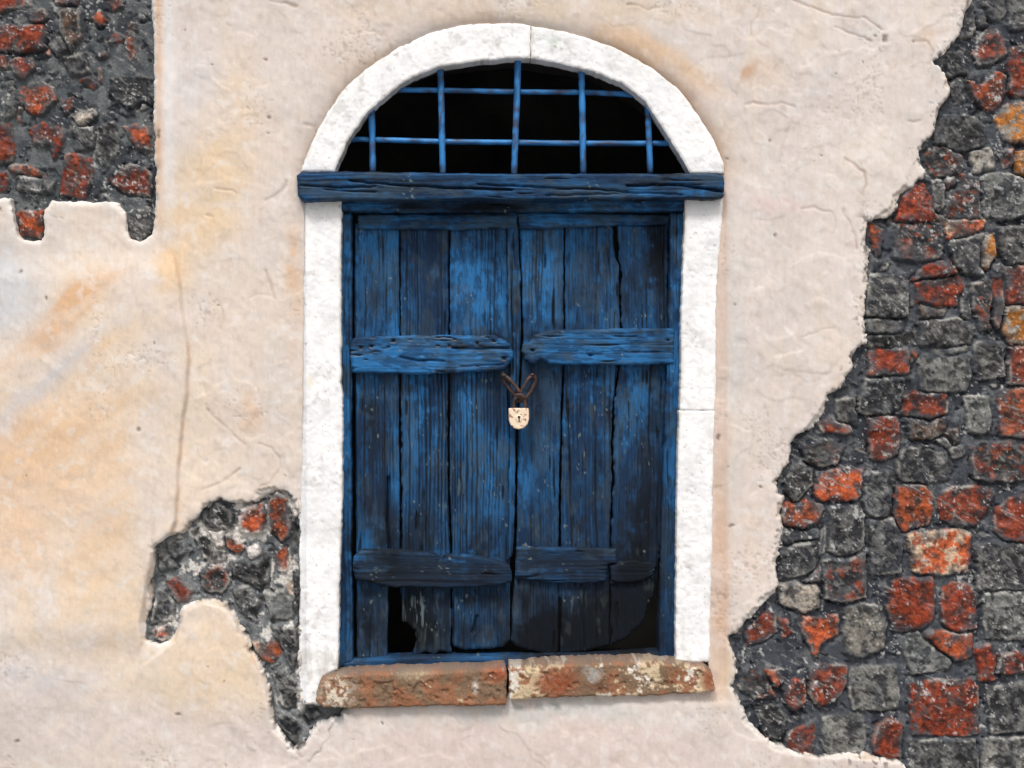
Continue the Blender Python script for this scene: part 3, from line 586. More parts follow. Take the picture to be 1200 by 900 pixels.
    def Cf(X_, Y_, s_): return np.concatenate([c, rgh[..., None]], -1)
    o = relief(name, sd, None, 0.023, 0.03, Hf, Cf, M_STONE, wall, cell=1.5, edge=1, rnd=0.0, xs=xs, ys=ys)
    o['label'] = label
    return o

cm = 1.25
def axis(a, b, lo, hi, fine=cm, coarse=5.0):
    L = []
    if a < lo: L.append(np.arange(a, lo, coarse))
    L.append(np.arange(max(a, lo), min(b, hi), fine))
    if b > hi: L.append(np.arange(hi, b, coarse))
    return np.unique(np.concatenate(L))
masonry('exposed_masonry', STONES_R, RT, 16, axis(836, 1480, 836, 1215), axis(-240, 1030, -14, 914), 'large bare patch of dark rubble stone with red bricks', 100, 1500)
masonry('exposed_masonry', STONES_L, TL, 16, axis(-280, 204, -14, 204), axis(-230, 304, -14, 304), 'dark mortar patch with red brick pieces and two small teeth hanging from its lower edge', 200, 150, mort=((76,81,84),(46,50,56),(108,110,110)), infill='DDGDKDBD', pack=(.5, 3.5))
masonry('exposed_masonry', STONES_C, LL, 14, axis(148, 424, 148, 424), axis(556, 900, 556, 900), 'small ragged patch of grey and red rubble beside the white jamb', 300, 60, mort=((104,108,110),(74,78,82),(132,134,134)), lime=.02, infill='DGKD', pack=(0, 3))

# --- core of the wall with the opening
core_out = [(-1350, -950), (2550, -950), (2550, 1237), (-1350, 1237)]
def core_sdf(X, Y): return np.minimum(polysdf(X, Y, core_out), -polysdf(X, Y, OPENING))
o = relief('wall_core', core_sdf, None, 0.062, 0.36, lambda X, Y, s: np.zeros(X.shape), lambda X, Y, s: np.broadcast_to(lin((90, 84, 80)), X.shape + (3,)).copy(),
       M_STONE, wall, cell=8, xs=np.concatenate([np.arange(-1360, 340, 100.), np.arange(340, 870, 8.), np.arange(870, 2570, 100.)]),
       ys=np.unique(np.concatenate([np.arange(-960, 30, 90.), np.arange(30, 830, 8.), np.arange(830, 1260, 90.)])))

# ------------------------------------------------------------ white stone surround
sur = empty('stone_surround', 'whitewashed stone surround arching over the blue window', 'window surround', 600, 826)
def white_H(seed):
    def f(X, Y, s):
        h = .0040 * (fbm(X, Y, 30, oc=3, seed=seed) - .5) + .0020 * (fbm(X, Y, 8, oc=3, seed=seed + 1) - .5) + .001 * (fbm(X, Y, 3, oc=2, seed=seed + 2) - .5)
        h -= .0009 * ss(.66, .76, fbm(X, Y, 6, oc=3, seed=seed + 3))
        g = np.exp(-((X - 357.5) / 1.0) ** 2) * (Y > 236); h -= .003 * g
        h -= .004 * (X < 357) * (Y > 236)
        return h
    return f
def white_C(seed):
    def f(X, Y, s):
        c = np.broadcast_to(lin((243, 243, 243)), X.shape + (3,)).copy()
        c = mix(c, lin((226, 227, 229)), ss(.45, .65, fbm(X, Y, 24, oc=4, seed=seed + 5)) * .6)
        c = mix(c, lin((196, 192, 188)), ss(.60, .72, fbm(X, Y, 8, oc=4, seed=seed + 6)) * ss(.4, .62, fbm(X, Y, 50, oc=2, seed=seed + 9)) * .55)
        c = mix(c, lin((120, 112, 106)), ss(.78, .84, fbm(X, Y, 3.5, oc=3, seed=seed + 7)) * .5)
        c = mix(c, lin((196, 190, 178)), np.exp(-(s / 2.0) ** 2) * ss(.45, .62, fbm(X, Y, 20, oc=3, seed=seed + 8)) * .6)
        c = mix(c, lin((176, 200, 178)), blob(X, Y, 648, 48, 8, 6) * .5)
        c = mix(c, lin((224, 208, 180)), blob(X, Y, 363, 447, 4, 6) * .7)
        gm = ss(.5, .66, fbm(X, Y, 10, 22, oc=4, seed=seed + 11)) * (.35 * ss(700, 790, Y) + .12); c = mix(c, lin((172, 164, 152)), gm)
        c = mix(c, lin((188, 196, 204)), np.exp(-((X - 355.5) / 2.2) ** 2) * (Y > 300) * .45)
        return np.concatenate([c * .93, np.full(c.shape[:-1] + (1,), .75)], -1)
    return f
half = 622
A1 = ARCH_OUT[:11] + [(622.0, 29)] + [(622.0, 68.6)] + [p for p in ARCH_IN[::-1] if p[0] < 620]
A2 = [(622.1, 30)] + ARCH_OUT[11:] + [p for p in ARCH_IN[::-1] if p[0] > 624] + [(622.1, 68.8)]
for k, (nm, P) in enumerate((('arch_stone', A1), ('arch_stone', A2), ('jamb_stone', JAMB_L), ('jamb_stone', JAMB_R1), ('jamb_stone', JAMB_R2))):
    relief(nm, poly_s(P, 1.0, 16, 60 + k, wb=.5), bb(P), 0.004, 0.058, white_H(400 + 20 * k), white_C(400 + 20 * k), M_WHITE, sur, cell=1.4, edge=2.6, rnd=0.003)

# ------------------------------------------------------------ blue timber
BRIGHT, MID, DEEP, GREY, BLACK, BROWN = (lin(c) for c in ((48,114,178),(36,82,130),(22,48,82),(66,76,88),(16,18,22),(52,44,42)))
SOOT = [(437,500,16,46,.85),(440,350,26,60,.35),(458,640,14,40,.7),(498,350,20,60,.35),(528,470,10,70,.6),(580,470,20,40,.5),(560,700,60,14,.35),(432,725,14,34,.95),(495,725,26,40,.9),
 (480,640,30,40,.45),(570,640,30,30,.6),(775,320,12,80,.95),(765,290,10,40,.6),(740,345,18,50,.6),(690,340,26,50,.45),(640,450,24,30,.5),(620,480,12,60,.5),(640,660,40,12,.55),(640,740,44,26,.85),(625,700,20,20,.6),(690,745,34,22,.8),
 (500,740,70,22,.6),(680,735,80,34,.9),(700,690,60,30,.3),(745,710,30,60,1.5),(478,728,12,36,1.2),(730,750,40,14,1.0),(620,758,30,8,.9),(750,620,26,60,.75),(760,560,22,80,.55),(690,625,30,30,.35),(560,240,42,9,1.0),(480,240,22,6,.8),(500,212,60,6,.35),(740,215,60,8,.5),(475,668,60,14,.45),(560,670,30,12,.6),(700,700,20,24,.6),(640,600,20,60,.3),
 (580,393,14,5,.9),(625,395,10,5,.7),(650,386,40,6,.5),(690,560,16,60,.3),(545,560,20,60,.35),(500,600,20,60,.35),(440,590,18,40,.5),(530,245,90,4,.5),(712,478,4,20,.8),(770,480,12,60,.45),(600,240,20,4,.6)]
BRIGHT_PAINT_HIGHLIGHT = [(436,280,26,30,.5),(455,320,6,50,.8),(545,300,24,60,.4),(560,350,20,40,.3),(500,415,90,20,.8),(700,408,80,18,.7),(430,470,14,30,.4),(500,480,20,60,.5),(560,520,26,80,.4),(700,470,40,50,.45),(750,450,20,40,.5),(630,300,24,50,.45),  # brighter blue patches, plus highlights painted along the lower batten's edges
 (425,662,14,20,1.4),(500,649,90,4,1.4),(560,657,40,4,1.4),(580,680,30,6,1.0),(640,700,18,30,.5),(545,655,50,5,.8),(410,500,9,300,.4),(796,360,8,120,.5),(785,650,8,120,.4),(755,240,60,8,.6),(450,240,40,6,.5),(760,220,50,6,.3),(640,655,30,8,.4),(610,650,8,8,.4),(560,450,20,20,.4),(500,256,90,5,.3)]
def wood_fields(X, Y, vert, seed, warpk=1.0):
    a, b = (X, Y) if vert else (Y, X)
    bow = 5 * (fbm(X, Y, 70, oc=2, seed=seed) - .5) * warpk
    u = a + bow
    g1 = vn(u / 2.6, b / 260, seed + 1); g2 = vn(u / 1.3, b / 120, seed + 2); g3 = vn(u / 5.5, b / 300, seed + 3)
    w2 = u + 2.2 * (vn(a / 20, b / 60, seed + 11) - .5)
    l1 = ss(.10, .0, np.abs(vn(w2 / 4.6, b / 900, seed + 12) - .5)) * ss(.25, .6, vn(a / 22, b / 130, seed + 13) + .12)
    l2 = ss(.13, .0, np.abs(vn(w2 / 2.7, b / 500, seed + 14) - .5)) * ss(.45, .75, vn(a / 16, b / 70, seed + 15) + .1)
    ph = u / 4.3 + 2.2 * vn(a / 17, b / 700, seed + 16) + .5 * vn(a / 9, b / 160, seed + 17)
    rdg = (.5 + .5 * np.sin(2 * math.pi * ph)) ** 1.6 * ss(.25, .6, vn(a / 30, b / 140, seed + 18) + .12)
    if vert: rg = 1 + 1.3 * blob(X, Y, 535, 560, 75, 150) + .8 * blob(X, Y, 500, 720, 40, 40) + .5 * blob(X, Y, 560, 330, 40, 70)
    else: rg = .8
    g = -.30 * rdg * rg + .11 * rg + .75 * (.45 * g1 + .25 * g2 + .3 * g3) + .14 - .30 * np.maximum(l1, .8 * l2)
    crack = ss(.80, .90, vn(u / 2.4, b / 34, seed + 4)) * ss(.5, .7, vn(u / 9, b / 60, seed + 5))
    return g, crack
def wood_H(vert, seed, rough=1.0, worm=0.0, extra=None):
    def f(X, Y, s):
        g, ck = wood_fields(X, Y, vert, seed)
        h = (.0028 if vert else .0019) * rough * (g - .5) - .0045 * ck + .003 * (fbm(X, Y, 40, oc=2, seed=seed + 6) - .5) + .0012 * (fbm(X, Y, 4, oc=3, seed=seed + 7) - .5)
        if worm: h -= .005 * worm * ss(.80, .86, vn(X / 6.5, Y / 2.6, seed + 8)) * ss(.45, .6, vn(X / 26, Y / 16, seed + 9))
        if extra is not None: h = h + extra(X, Y, s)
        return h
    return f
def wood_C(vert, seed, tone=0.0, worm=0.0, grey=0.0, dark=0.0):
    def f(X, Y, s):
        g, ck = wood_fields(X, Y, vert, seed)
        n = fbm(X, Y, 34, 70, oc=4, seed=seed + 20) if vert else fbm(X, Y, 70, 20, oc=4, seed=seed + 20)
        m = fbm(X, Y, 8, oc=4, seed=seed + 21)
        st = fbm(X, Y, 3.0, 40, oc=3, seed=seed + 22) if vert else fbm(X, Y, 40, 3.0, oc=3, seed=seed + 22)
        t = tone + .95 * (n - .5) + .65 * (m - .5) + .6 * (st - .5)
        br = sum(am * blob(X + 14 * (m - .5), Y + 14 * (n - .5), cx, cy, rx, ry, 0, 1) for cx, cy, rx, ry, am in BRIGHT_PAINT_HIGHLIGHT)
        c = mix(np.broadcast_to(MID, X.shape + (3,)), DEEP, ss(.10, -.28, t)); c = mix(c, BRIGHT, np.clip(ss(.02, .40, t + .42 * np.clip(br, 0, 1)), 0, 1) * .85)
        c = mix(c, BRIGHT, ss(.52, .72, g) * .35)
        c = mix(c, DEEP, ss(.57, .585, fbm(X, Y, 7 if vert else 22, 22 if vert else 7, oc=5, seed=seed + 29, gain=.62)) * .6)
        c = mix(c, GREY, np.clip(grey + .8, 0, 1) * ss(.515, .56, fbm(X, Y, 20 if vert else 44, 44 if vert else 16, oc=6, seed=seed + 23, gain=.68)) * .55)
        so_ = sum(am * blob(X + 16 * (m - .5), Y + 16 * (n - .5), cx, cy, rx, ry, 0, 1.2) for cx, cy, rx, ry, am in SOOT)
        raw = so_ + .5 * (m - .5) + .5 * (st - .5)
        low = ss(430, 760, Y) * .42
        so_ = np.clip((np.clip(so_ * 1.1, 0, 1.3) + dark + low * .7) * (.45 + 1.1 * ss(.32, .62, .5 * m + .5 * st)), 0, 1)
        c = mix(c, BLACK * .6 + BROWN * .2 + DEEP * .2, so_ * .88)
        c = mix(c, BLACK, np.clip(ck * .8 + ss(.36, .04, g) * .85, 0, 1))
        c = mix(c, lin((10, 12, 16)), ss(.62, 1.35, raw) * .8)
        # flaked spots: bare pale wood and dust
        fl = ss(.88, .92, vn(X / 2.1, Y / (3.4 if vert else 1.8), seed + 24)) * ss(.62, .72, fbm(X, Y, 22, oc=3, seed=seed + 25))
        c = mix(c, lin((150, 152, 150)), fl * .55)
        if vert:
            f2 = ss(.60, .70, fbm(X, Y, 3.0, 22, oc=3, seed=seed + 26)) * np.clip(blob(X, Y, 492, 712, 22, 32) + blob(X, Y, 535, 570, 20, 60) * .5 + blob(X, Y, 540, 700, 12, 20) * .6 + blob(X, Y, 672, 700, 12, 14) * .5, 0, 1)
            c = mix(c, lin((128, 138, 148)), f2 * .65)
            bl = ss(.60, .70, fbm(X, Y, 9, 16, oc=4, seed=seed + 27)) * ss(.46, .6, fbm(X, Y, 60, oc=2, seed=seed + 28)); c = mix(c, lin((86, 88, 88)), bl * .2)
        if worm:
            wm = ss(.80, .86, vn(X / 6.5, Y / 2.6, seed + 8)) * ss(.45, .6, vn(X / 26, Y / 16, seed + 9)); c = mix(c, BLACK, wm * .85)
            wl = ss(.76, .83, vn((X) / 6.5, (Y - 1.5) / 2.6, seed + 8)) * ss(.45, .6, vn(X / 26, Y / 16, seed + 9)) * (1 - wm); c = mix(c, lin((140, 120, 100)), wl * .35)
        return np.concatenate([c * np.array([.72, .85, .80]), np.full(c.shape[:-1] + (1,), .58) + (.25 * so_)[..., None]], -1)
    return f

def timber(name, P, d, th, vert, seed, parent, tone=0., rough=1., worm=0., grey=0., dark=0., edge=3., rnd=.004, wa=.8, wb=.3, extra=None, holes=(), cell=None):
    cx_, cy_ = (0.95, 2.0) if vert else (2.0, 0.95)
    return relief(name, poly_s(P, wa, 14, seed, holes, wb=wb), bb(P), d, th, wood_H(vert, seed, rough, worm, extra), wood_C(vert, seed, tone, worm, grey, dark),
                  M_WOODV if vert else M_WOODH, parent, cell=cx_, celly=cy_, edge=edge, rnd=rnd)

def dist_line(pts, wd, dp):
    return lambda X, Y, s: -dp * np.exp(-(linedist(X, Y + 1.5 * (vn(X / 9, Y / 9, 5) - .5), pts) / wd) ** 2)
def addf(*fs): return lambda X, Y, s: sum(f(X, Y, s) for f in fs)

frame = empty('window_frame', 'blue timber frame and long cracked lintel beam set inside the white surround', 'window frame', 600, 780)
LINTEL = [(347,206),(353,201),(395,200),(500,202),(600,203),(700,203),(830,203),(848,205),(850,214),(849,231),(835,233),(700,234),(600,235),(560,234),(480,235),(400,234),(354,236),(349,229)]
lcr = addf(dist_line([(352,217),(400,220),(440,218)],1.1,.010), dist_line([(410,212),(470,217),(520,220),(600,222)],1.1,.012), dist_line([(560,216),(640,220),(700,222),(735,225)],1.0,.010),
           dist_line([(735,218),(780,216),(800,217),(825,221),(850,225)],1.3,.014), dist_line([(380,222),(440,225)],1.0,.008), dist_line([(640,229),(760,226),(800,228)],1.0,.006))
o = timber('lintel_beam', LINTEL, -0.030, 0.12, False, 501, frame, tone=-.12, grey=.5, rough=.75, edge=3.5, rnd=.010, wa=1.0, extra=lcr, dark=.12); o['label'] = 'dark blue beam split by long horizontal cracks'
timber('head_rail', [(394,233),(808,232),(808,247),(600,247.5),(394,248)], 0.012, 0.06, False, 511, frame, tone=.04, rough=1.2, edge=3, rnd=.005)
timber('side_post', [(392,249),(412.5,249),(412.5,400),(411,520),(412,650),(413,776),(389,786),(392,600)], 0.040, 0.06, True, 521, frame, tone=.10)
timber('side_post', [(786,249),(812,249),(808,420),(804,578),(803,776),(772,772),(776,600),(779,500),(784,385)], 0.036, 0.06, True, 531, frame, tone=.10, dark=.0)
timber('bottom_rail', [(400,774),(480,769),(600,768),(700,766),(776,764),(776,782),(600,788),(400,790)], 0.040, 0.06, False, 541, frame, tone=.02, edge=5, rnd=.012, dark=.1)

# grille
gril = empty('window_grille', 'blue painted iron bars crossing the dark arched fanlight', 'grille', 603, 203, 0.045)
def tube(name, pts, rad, mat, parent, colf, d0=0.0, seg=10, sub=6, closed=False, wob=0.0, seed=0):
    """pts: (px,py,depth); a round bar along a Catmull path"""
    P = []
    pw = []
    for x, y, d in pts:
        wx, wz = place(x, y, d + d0); pw.append(Vector((wx, d + d0, wz)))
    n = len(pw); L = []
    rng = range(n if closed else n - 1)
    for i in rng:
        p0, p1, p2, p3 = (pw[(i - 1) % n], pw[i % n], pw[(i + 1) % n], pw[(i + 2) % n]) if closed else (pw[max(i - 1, 0)], pw[i], pw[i + 1], pw[min(i + 2, n - 1)])
        for j in range(sub):
            t = j / sub; L.append(.5 * ((2 * p1) + (p2 - p0) * t + (2 * p0 - 5 * p1 + 4 * p2 - p3) * t * t + (3 * p1 - 3 * p2 + p3 - p0) * t ** 3))
    if not closed: L.append(pw[-1])
    rr = random.Random(seed); m = len(L); V = []; 
    up = None
    for i, p in enumerate(L):
        tg = (L[(i + 1) % m] - L[i - 1]) if closed else (L[min(i + 1, m - 1)] - L[max(i - 1, 0)])
        tg.normalize()
        if up is None: up = tg.orthogonal().normalized()
        up = (up - tg * up.dot(tg)).normalized(); sd_ = tg.cross(up)
        r = rad * (1 + wob * rr.uniform(-1, 1))
        for k in range(seg):
            a = 2 * math.pi * k / seg; V.append(p + up * math.cos(a) * r * (1 + wob * .5 * rr.uniform(-1, 1)) + sd_ * math.sin(a) * r)
    Q = []
    for i in range(m if closed else m - 1):
        for k in range(seg):
            a, b = i * seg + k, i * seg + (k + 1) % seg; c_, d_ = ((i + 1) % m) * seg + (k + 1) % seg, ((i + 1) % m) * seg + k
            Q.append((a, b, c_, d_))
    if not closed:
        for base in (0, (m - 1) * seg):
            ctr = len(V); V.append(L[0] if base == 0 else L[-1])
            for k in range(0, seg, 2): Q.append((base + k, base + (k + 1) % seg, base + (k + 2) % seg, ctr))
    V = np.array([tuple(v) for v in V]); Q = np.array(Q)
    me = grid_mesh(name, V, Q, colf(V), mat)
    o = link(name, me, parent)
    import bmesh
    bm = bmesh.new(); bm.from_mesh(me); bmesh.ops.recalc_face_normals(bm, faces=bm.faces); bm.to_mesh(me); bm.free()
    return o
def bar_col(dirty_bottom):
    def f(V):
        a = V[:, 0] * PPM; b = V[:, 2] * PPM
        n = fbm(a, b, 14, oc=4, seed=71); m = fbm(a, b, 4, oc=3, seed=72)
        c = mix(np.broadcast_to(lin((46, 122, 186)), (len(V), 3)), lin((22, 66, 108)), ss(.48, .66, n) * .8); c = mix(c, lin((60, 44, 38)), ss(.58, .66, m) * .75)
        if dirty_bottom:
            z0 = V[:, 2].min(); c = mix(c, lin((28, 34, 52)), ss(.045, .0, V[:, 2] - z0) * .85)
        return np.concatenate([c, np.full((len(V), 1), .5)], -1)
    return f
M_BAR = mat_attr('painted_iron', 500, .5, .0008, .4, .15, var_scale=300)
for k, P in enumerate(([(435,116,0),(436,150,0),(437,203,0)], [(516,68,0),(517,110,0),(518,160,0),(519,205,0)], [(607,58,0),(606,110,0),(604,160,0),(602.5,206,0)], [(681,72,0),(682,110,0),(683,160,0),(683.5,204,0)], [(758,108,0),(760,150,0),(762,204,0)])):
    sub = 8; tube('upright_bar', P, .0085, M_BAR, gril, bar_col(True), d0=.045, wob=.07, seed=k, sub=sub)
tube('cross_bar', [(440,105,0),(520,106,0),(600,107.5,0),(690,108.5,0),(756,112,0)], .0074, M_BAR, gril, bar_col(False), d0=.060, wob=.05, seed=11, sub=10)
tube('cross_bar', [(396,163,0),(450,164,0),(520,166,0),(600,167,0),(690,168,0),(800,168,0)], .0076, M_BAR, gril, bar_col(False), d0=.060, wob=.03, seed=12, sub=10)

# ------------------------------------------------------------ shutters
sA = empty('window_shutter', 'left blue plank shutter with a wormy batten, the one the chain starts from', 'shutter', 512, 768, .06, 'pair of blue plank shutters')
sB = empty('window_shutter', 'right blue plank shutter with its lower corner rotted away', 'shutter', 690, 768, .06, 'pair of blue plank shutters')
DP, TH = .062, .028
split = lambda pts, wd=1.0, dp=.012: dist_line(pts, wd, dp)
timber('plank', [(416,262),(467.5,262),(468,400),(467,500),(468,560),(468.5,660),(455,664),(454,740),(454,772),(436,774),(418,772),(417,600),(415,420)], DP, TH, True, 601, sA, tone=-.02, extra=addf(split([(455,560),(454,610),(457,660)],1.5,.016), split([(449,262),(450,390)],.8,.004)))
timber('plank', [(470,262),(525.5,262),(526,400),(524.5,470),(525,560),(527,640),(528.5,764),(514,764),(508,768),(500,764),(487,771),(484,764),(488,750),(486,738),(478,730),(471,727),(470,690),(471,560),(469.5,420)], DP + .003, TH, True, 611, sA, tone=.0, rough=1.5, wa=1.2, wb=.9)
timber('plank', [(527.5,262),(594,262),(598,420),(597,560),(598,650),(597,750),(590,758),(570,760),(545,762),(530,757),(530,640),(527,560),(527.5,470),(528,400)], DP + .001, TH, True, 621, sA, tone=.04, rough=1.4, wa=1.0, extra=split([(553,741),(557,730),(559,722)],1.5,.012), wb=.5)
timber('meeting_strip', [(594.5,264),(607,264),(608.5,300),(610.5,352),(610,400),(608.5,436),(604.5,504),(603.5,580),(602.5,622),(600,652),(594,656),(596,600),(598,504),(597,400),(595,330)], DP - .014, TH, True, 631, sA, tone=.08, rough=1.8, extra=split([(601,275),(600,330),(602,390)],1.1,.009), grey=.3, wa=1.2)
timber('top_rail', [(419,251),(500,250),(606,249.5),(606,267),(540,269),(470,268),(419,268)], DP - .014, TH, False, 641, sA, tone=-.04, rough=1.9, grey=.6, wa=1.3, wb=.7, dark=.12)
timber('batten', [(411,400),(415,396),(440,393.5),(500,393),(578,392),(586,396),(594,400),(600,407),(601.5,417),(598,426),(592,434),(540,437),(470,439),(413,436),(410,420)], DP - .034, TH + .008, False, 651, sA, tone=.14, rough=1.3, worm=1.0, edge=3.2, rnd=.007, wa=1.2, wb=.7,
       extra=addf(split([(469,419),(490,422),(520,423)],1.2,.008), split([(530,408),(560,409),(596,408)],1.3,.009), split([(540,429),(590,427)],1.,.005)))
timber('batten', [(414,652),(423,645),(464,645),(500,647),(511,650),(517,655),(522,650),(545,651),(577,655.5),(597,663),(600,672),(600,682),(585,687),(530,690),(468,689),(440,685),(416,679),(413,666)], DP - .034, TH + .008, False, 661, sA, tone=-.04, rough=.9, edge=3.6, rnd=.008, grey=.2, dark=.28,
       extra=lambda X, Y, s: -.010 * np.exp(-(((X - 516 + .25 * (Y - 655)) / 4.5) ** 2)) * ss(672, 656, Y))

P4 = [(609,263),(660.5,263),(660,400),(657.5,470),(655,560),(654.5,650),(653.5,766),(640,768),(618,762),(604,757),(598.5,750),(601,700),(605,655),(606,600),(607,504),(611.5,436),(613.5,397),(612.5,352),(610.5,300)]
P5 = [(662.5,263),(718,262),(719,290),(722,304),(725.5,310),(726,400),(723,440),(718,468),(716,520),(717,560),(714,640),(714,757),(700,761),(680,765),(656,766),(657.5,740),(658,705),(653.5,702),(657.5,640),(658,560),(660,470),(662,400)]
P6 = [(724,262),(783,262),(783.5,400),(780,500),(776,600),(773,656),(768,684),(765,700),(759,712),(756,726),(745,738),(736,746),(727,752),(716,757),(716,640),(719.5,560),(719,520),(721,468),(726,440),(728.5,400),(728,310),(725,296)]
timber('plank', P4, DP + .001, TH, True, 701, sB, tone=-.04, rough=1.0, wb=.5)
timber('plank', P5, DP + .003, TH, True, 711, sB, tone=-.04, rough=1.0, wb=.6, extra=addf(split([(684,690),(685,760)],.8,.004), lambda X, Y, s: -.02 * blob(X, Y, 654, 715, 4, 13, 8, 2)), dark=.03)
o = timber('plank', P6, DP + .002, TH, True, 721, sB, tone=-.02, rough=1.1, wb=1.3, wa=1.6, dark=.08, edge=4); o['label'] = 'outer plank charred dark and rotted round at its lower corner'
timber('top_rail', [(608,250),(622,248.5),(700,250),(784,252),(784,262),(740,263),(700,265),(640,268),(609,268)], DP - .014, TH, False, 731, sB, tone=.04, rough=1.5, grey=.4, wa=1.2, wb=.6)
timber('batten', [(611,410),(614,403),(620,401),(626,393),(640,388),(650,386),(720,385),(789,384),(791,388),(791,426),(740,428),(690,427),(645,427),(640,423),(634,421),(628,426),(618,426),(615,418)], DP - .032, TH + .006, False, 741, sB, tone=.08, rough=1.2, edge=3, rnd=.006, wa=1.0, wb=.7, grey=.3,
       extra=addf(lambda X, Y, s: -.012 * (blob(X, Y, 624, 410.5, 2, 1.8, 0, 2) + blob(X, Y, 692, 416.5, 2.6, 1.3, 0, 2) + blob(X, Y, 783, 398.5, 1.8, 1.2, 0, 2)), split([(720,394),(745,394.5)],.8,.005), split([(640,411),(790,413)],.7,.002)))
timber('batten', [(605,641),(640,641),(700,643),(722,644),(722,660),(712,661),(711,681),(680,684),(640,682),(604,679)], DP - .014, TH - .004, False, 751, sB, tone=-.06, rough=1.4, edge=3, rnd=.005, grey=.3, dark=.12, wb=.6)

timber('batten_stub', [(715,662),(728,658),(744,657),(762,659),(769,662),(767,676),(752,681),(738,684),(716,683)], DP - .010, TH - .010, False, 761, sB, tone=-.1, rough=1.4, edge=3, rnd=.005, grey=.3, dark=.3, wb=1.2, wa=1.4)

# ------------------------------------------------------------ chain and padlock
chain = empty('lock_chain', 'rusty iron chain links tying the two shutters together above the padlock', 'chain', 608, 466, .02)
def rust_col(V):
    a = V[:, 0] * PPM; b = V[:, 2] * PPM
    n = fbm(a, b, 3, oc=3, seed=81)
    c = mix(np.broadcast_to(lin((54, 43, 40)), (len(V), 3)), lin((84, 55, 44)), ss(.45, .62, n)); c = mix(c, lin((44, 36, 36)), ss(.62, .75, fbm(a, b, 2, oc=2, seed=82)) * .8)
    return np.concatenate([c, np.full((len(V), 1), .6)], -1)
def loop(cx, cy, L, W, ang, tilt, n=12, d=0.0):
    a = math.radians(ang); P = []
    for i in range(n):
        t = 2 * math.pi * i / n
        u = L * (abs(math.cos(t)) ** .75) * (1 if math.cos(t) > 0 else -1); v = W * math.sin(t)
        P.append((cx + u * math.cos(a) - v * math.sin(a), cy + u * math.sin(a) + v * math.cos(a), d + tilt * math.sin(t)))
    return P
tube('chain_link', loop(600.6, 454, 15.5, 3.6, 52, .008, d=.020), .0052, M_RUST, chain, rust_col, closed=True, sub=4, wob=.06, seed=1, seg=8)
tube('chain_link', loop(618.5, 454.5, 15.5, 5.0, 118, -.005, d=.018), .0046, M_RUST, chain, rust_col, closed=True, sub=4, wob=.06, seed=2, seg=8)
tube('chain_link', loop(609.5, 466.5, 5.6, 3.6, 20, .008, d=.016, n=8), .0044, M_RUST, chain, rust_col, closed=True, sub=4, wob=.06, seed=3, seg=8)
tube('staple', [(588.5,441,.062),(588.5,441,.022),(591,439.5,.012),(593.5,441,.022),(593.5,441,.062)], .0036, M_RUST, chain, rust_col, sub=4, wob=.06, seed=4, seg=8)
tube('staple', [(621.5,440,.064),(621.5,440,.022),(623.8,438.8,.012),(626,440,.022),(626,440,.064)], .0036, M_RUST, chain, rust_col, sub=4, wob=.06, seed=5, seg=8)

lock = empty('padlock', 'small cream painted padlock speckled with rust hanging from the chain', 'padlock', 608, 491, .015)
BODY = [(596.3,478.5),(601,478),(608,478.3),(615,478),(619.7,478.5),(620.2,484),(620,491),(618.5,497),(614.5,501.5),(608,503.3),(602,501.8),(598,498),(596.3,492),(596,485)]
def lock_H(X, Y, s):
    return .0008 * (fbm(X, Y, 3, oc=3, seed=90) - .5) + .0022 * ss(0, 1, 4.2 - np.hypot(X - 608.3, (Y - 490.5) * .9)) - .004 * (blob(X, Y, 608.3, 489.2, 1.3, 1.6, 0, 2) + blob(X, Y, 608.3, 492.6, .7, 2.2, 0, 2))
def lock_C(X, Y, s):
    c = np.broadcast_to(lin((226, 206, 182)), X.shape + (3,)).copy()
    r = ss(.60, .70, fbm(X, Y, 2.6, oc=3, seed=93) + .06 * np.exp(-((np.hypot(X - 608, Y - 491) - 7) / 3) ** 2)); c = mix(c, lin((132, 72, 50)), r * .8)
    c = mix(c, lin((120, 84, 66)), np.exp(-(s / .7) ** 2) * ss(.45, .6, fbm(X, Y, 4, oc=2, seed=94)) * .7)
    k = np.clip(blob(X, Y, 608.3, 489.2, 1.5, 1.9, 0, 2) + blob(X, Y, 608.3, 492.6, .9, 2.6, 0, 2), 0, 1); c = mix(c, lin((48, 34, 32)), k)
    return np.concatenate([c, np.full(c.shape[:-1] + (1,), .5)], -1)
relief('lock_body', poly_s(BODY, .25, 5, 3), bb(BODY), .006, .020, lock_H, lock_C, M_LOCK, lock, cell=.35, edge=1.6, rnd=.0035)
tube('shackle', [(602,481,0),(601.8,474,0),(603,468,-.001),(608.5,464.5,-.002),(614,467,-.001),(615.4,474,0),(615.2,481,0)], .0042, M_RUST, lock, rust_col, d0=.015, sub=5, wob=.05, seed=6, seg=8)

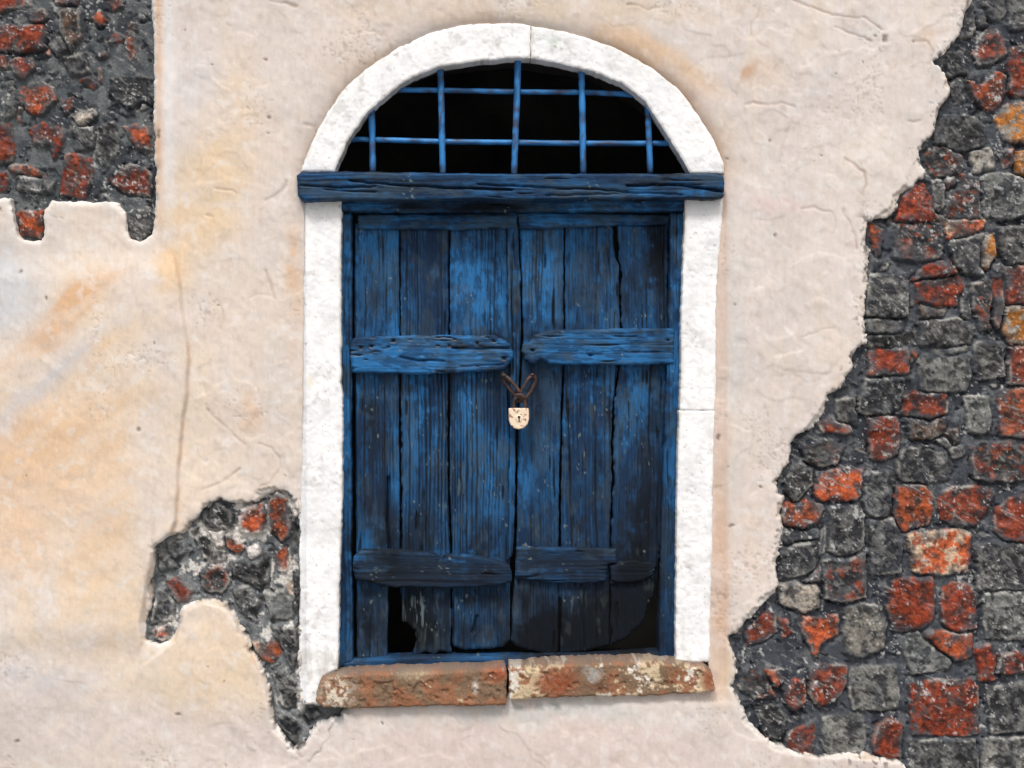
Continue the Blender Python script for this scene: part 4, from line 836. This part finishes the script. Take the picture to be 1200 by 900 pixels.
# ------------------------------------------------------------ sill stones
def sill_H(seed, top):
    def f(X, Y, s):
        t = np.clip((top(X) + 7.5 + 1.2 * (fbm(X, X, 12, oc=2, seed=seed + 4) - .5) - Y) / 9.0, 0, 1)
        h = -.042 * t ** 1.5 + .010 * (fbm(X, Y, 26, oc=3, seed=seed) - .5) + .0035 * (fbm(X, Y, 7, oc=3, seed=seed + 1) - .5) + .0025 * (fbm(X, Y, 3, oc=2, seed=seed + 2) - .5)
        h -= .004 * ss(.62, .7, fbm(X, Y, 9, oc=3, seed=seed + 3))
        return h
    return f
def sill_C(seed, top, pale):
    def f(X, Y, s):
        n = fbm(X, Y, 18, oc=4, seed=seed + 5); m = fbm(X, Y, 5, oc=4, seed=seed + 6, gain=.65); k = fbm(X, Y, 36, oc=4, seed=seed + 7)
        c = mix(np.broadcast_to(lin((148, 102, 74)), X.shape + (3,)), lin((126, 102, 80)), ss(.42, .6, n)); c = mix(c, lin((92, 66, 50)), ss(.54, .68, m) * .55)
        pm = ss((.60 if not pale else .50), (.68 if not pale else .58), .55 * k + .45 * m); c = mix(c, lin((214, 194, 160)), pm * .85); c = mix(c, lin((226, 222, 214)), pm * ss(.52, .6, fbm(X, Y, 14, oc=3, seed=seed + 8)) * .8)
        if not pale: 
            e = blob(X, Y, 395, 812, 16, 16, 0, 1) * ss(.44, .54, m); c = mix(c, lin((216, 204, 186)), np.clip(e * 1.4, 0, 1)); c = mix(c, lin((222, 216, 206)), blob(X, Y, 557, 805, 3, 6, 0, 1))
            c = mix(c, lin((150, 76, 46)), blob(X, Y, 584, 788, 10, 11, 0, 2) * .7); c = mix(c, lin((170, 156, 130)), blob(X, Y, 487, 790, 22, 9, 0, 2) * .5)
        else:
            c = mix(c, lin((140, 72, 40)), np.clip(blob(X, Y, 652, 800, 26, 16, 0, 2) + blob(X, Y, 832, 795, 10, 20, 0, 2), 0, 1) * ss(.38, .52, m + .1) * .9); c = mix(c, lin((176, 178, 172)), blob(X + 20 * (m - .5), Y + 20 * (n - .5), 695, 792, 11, 8, 30, 2) * .7)
            c = mix(c, lin((94, 66, 50)), blob(X, Y, 705, 806, 14, 8, 0, 2) * .6)
        t = np.clip((top(X) + 8 - Y) / 8.0, 0, 1); c = mix(c, lin((112, 100, 92)), ss(.1, .8, t + .5 * (m - .5)) * .7)   # dust lying on the top face
        return np.concatenate([c * .88, np.full(c.shape[:-1] + (1,), .8)], -1)
    return f
S1 = [(370,822),(371,805),(377,793),(390,788),(420,785),(500,783),(560,781),(592,779),(594,790),(594,826),(560,827),(480,828),(420,830),(380,829)]
S2 = [(596,778),(640,776),(700,773),(760,772),(800,774),(825,778),(834,786),(839,808),(835,811),(760,815),(650,818),(597,820)]
t1 = lambda X: np.interp(X, [370,377,390,420,500,594], [806,793,788,785,783,779])
t2 = lambda X: np.interp(X, [596,640,700,760,800,825,839], [778,776,773,772,774,778,790])
for P, sdd, t, pale, lb in ((S1, 801, t1, 0.0, 'worn brown terracotta sill block under the left shutter'), (S2, 821, t2, 0.08, 'terracotta sill block crusted with pale lime under the right shutter')):
    o = relief('sill_stone', poly_s(P, 1.4, 18, sdd, wb=.9), bb(P), -0.022, 0.10, sill_H(sdd, t), sill_C(sdd, t, pale), M_SILL, None, cell=1.1, edge=2.6, rnd=.004)
    # origin at the block's base
    c0 = Vector(place((bb(P)[0] + bb(P)[2]) / 2, bb(P)[3], 0)); off = Vector((c0[0], 0.03, c0[1]))
    n = len(o.data.vertices); a = np.empty(n * 3, np.float32); o.data.vertices.foreach_get('co', a); a = a.reshape(-1, 3) - np.array(off, np.float32); o.data.vertices.foreach_set('co', a.ravel()); o.data.update(); o.location = off
    o['label'] = lb; o['category'] = 'sill'; o['group'] = 'terracotta sill blocks'
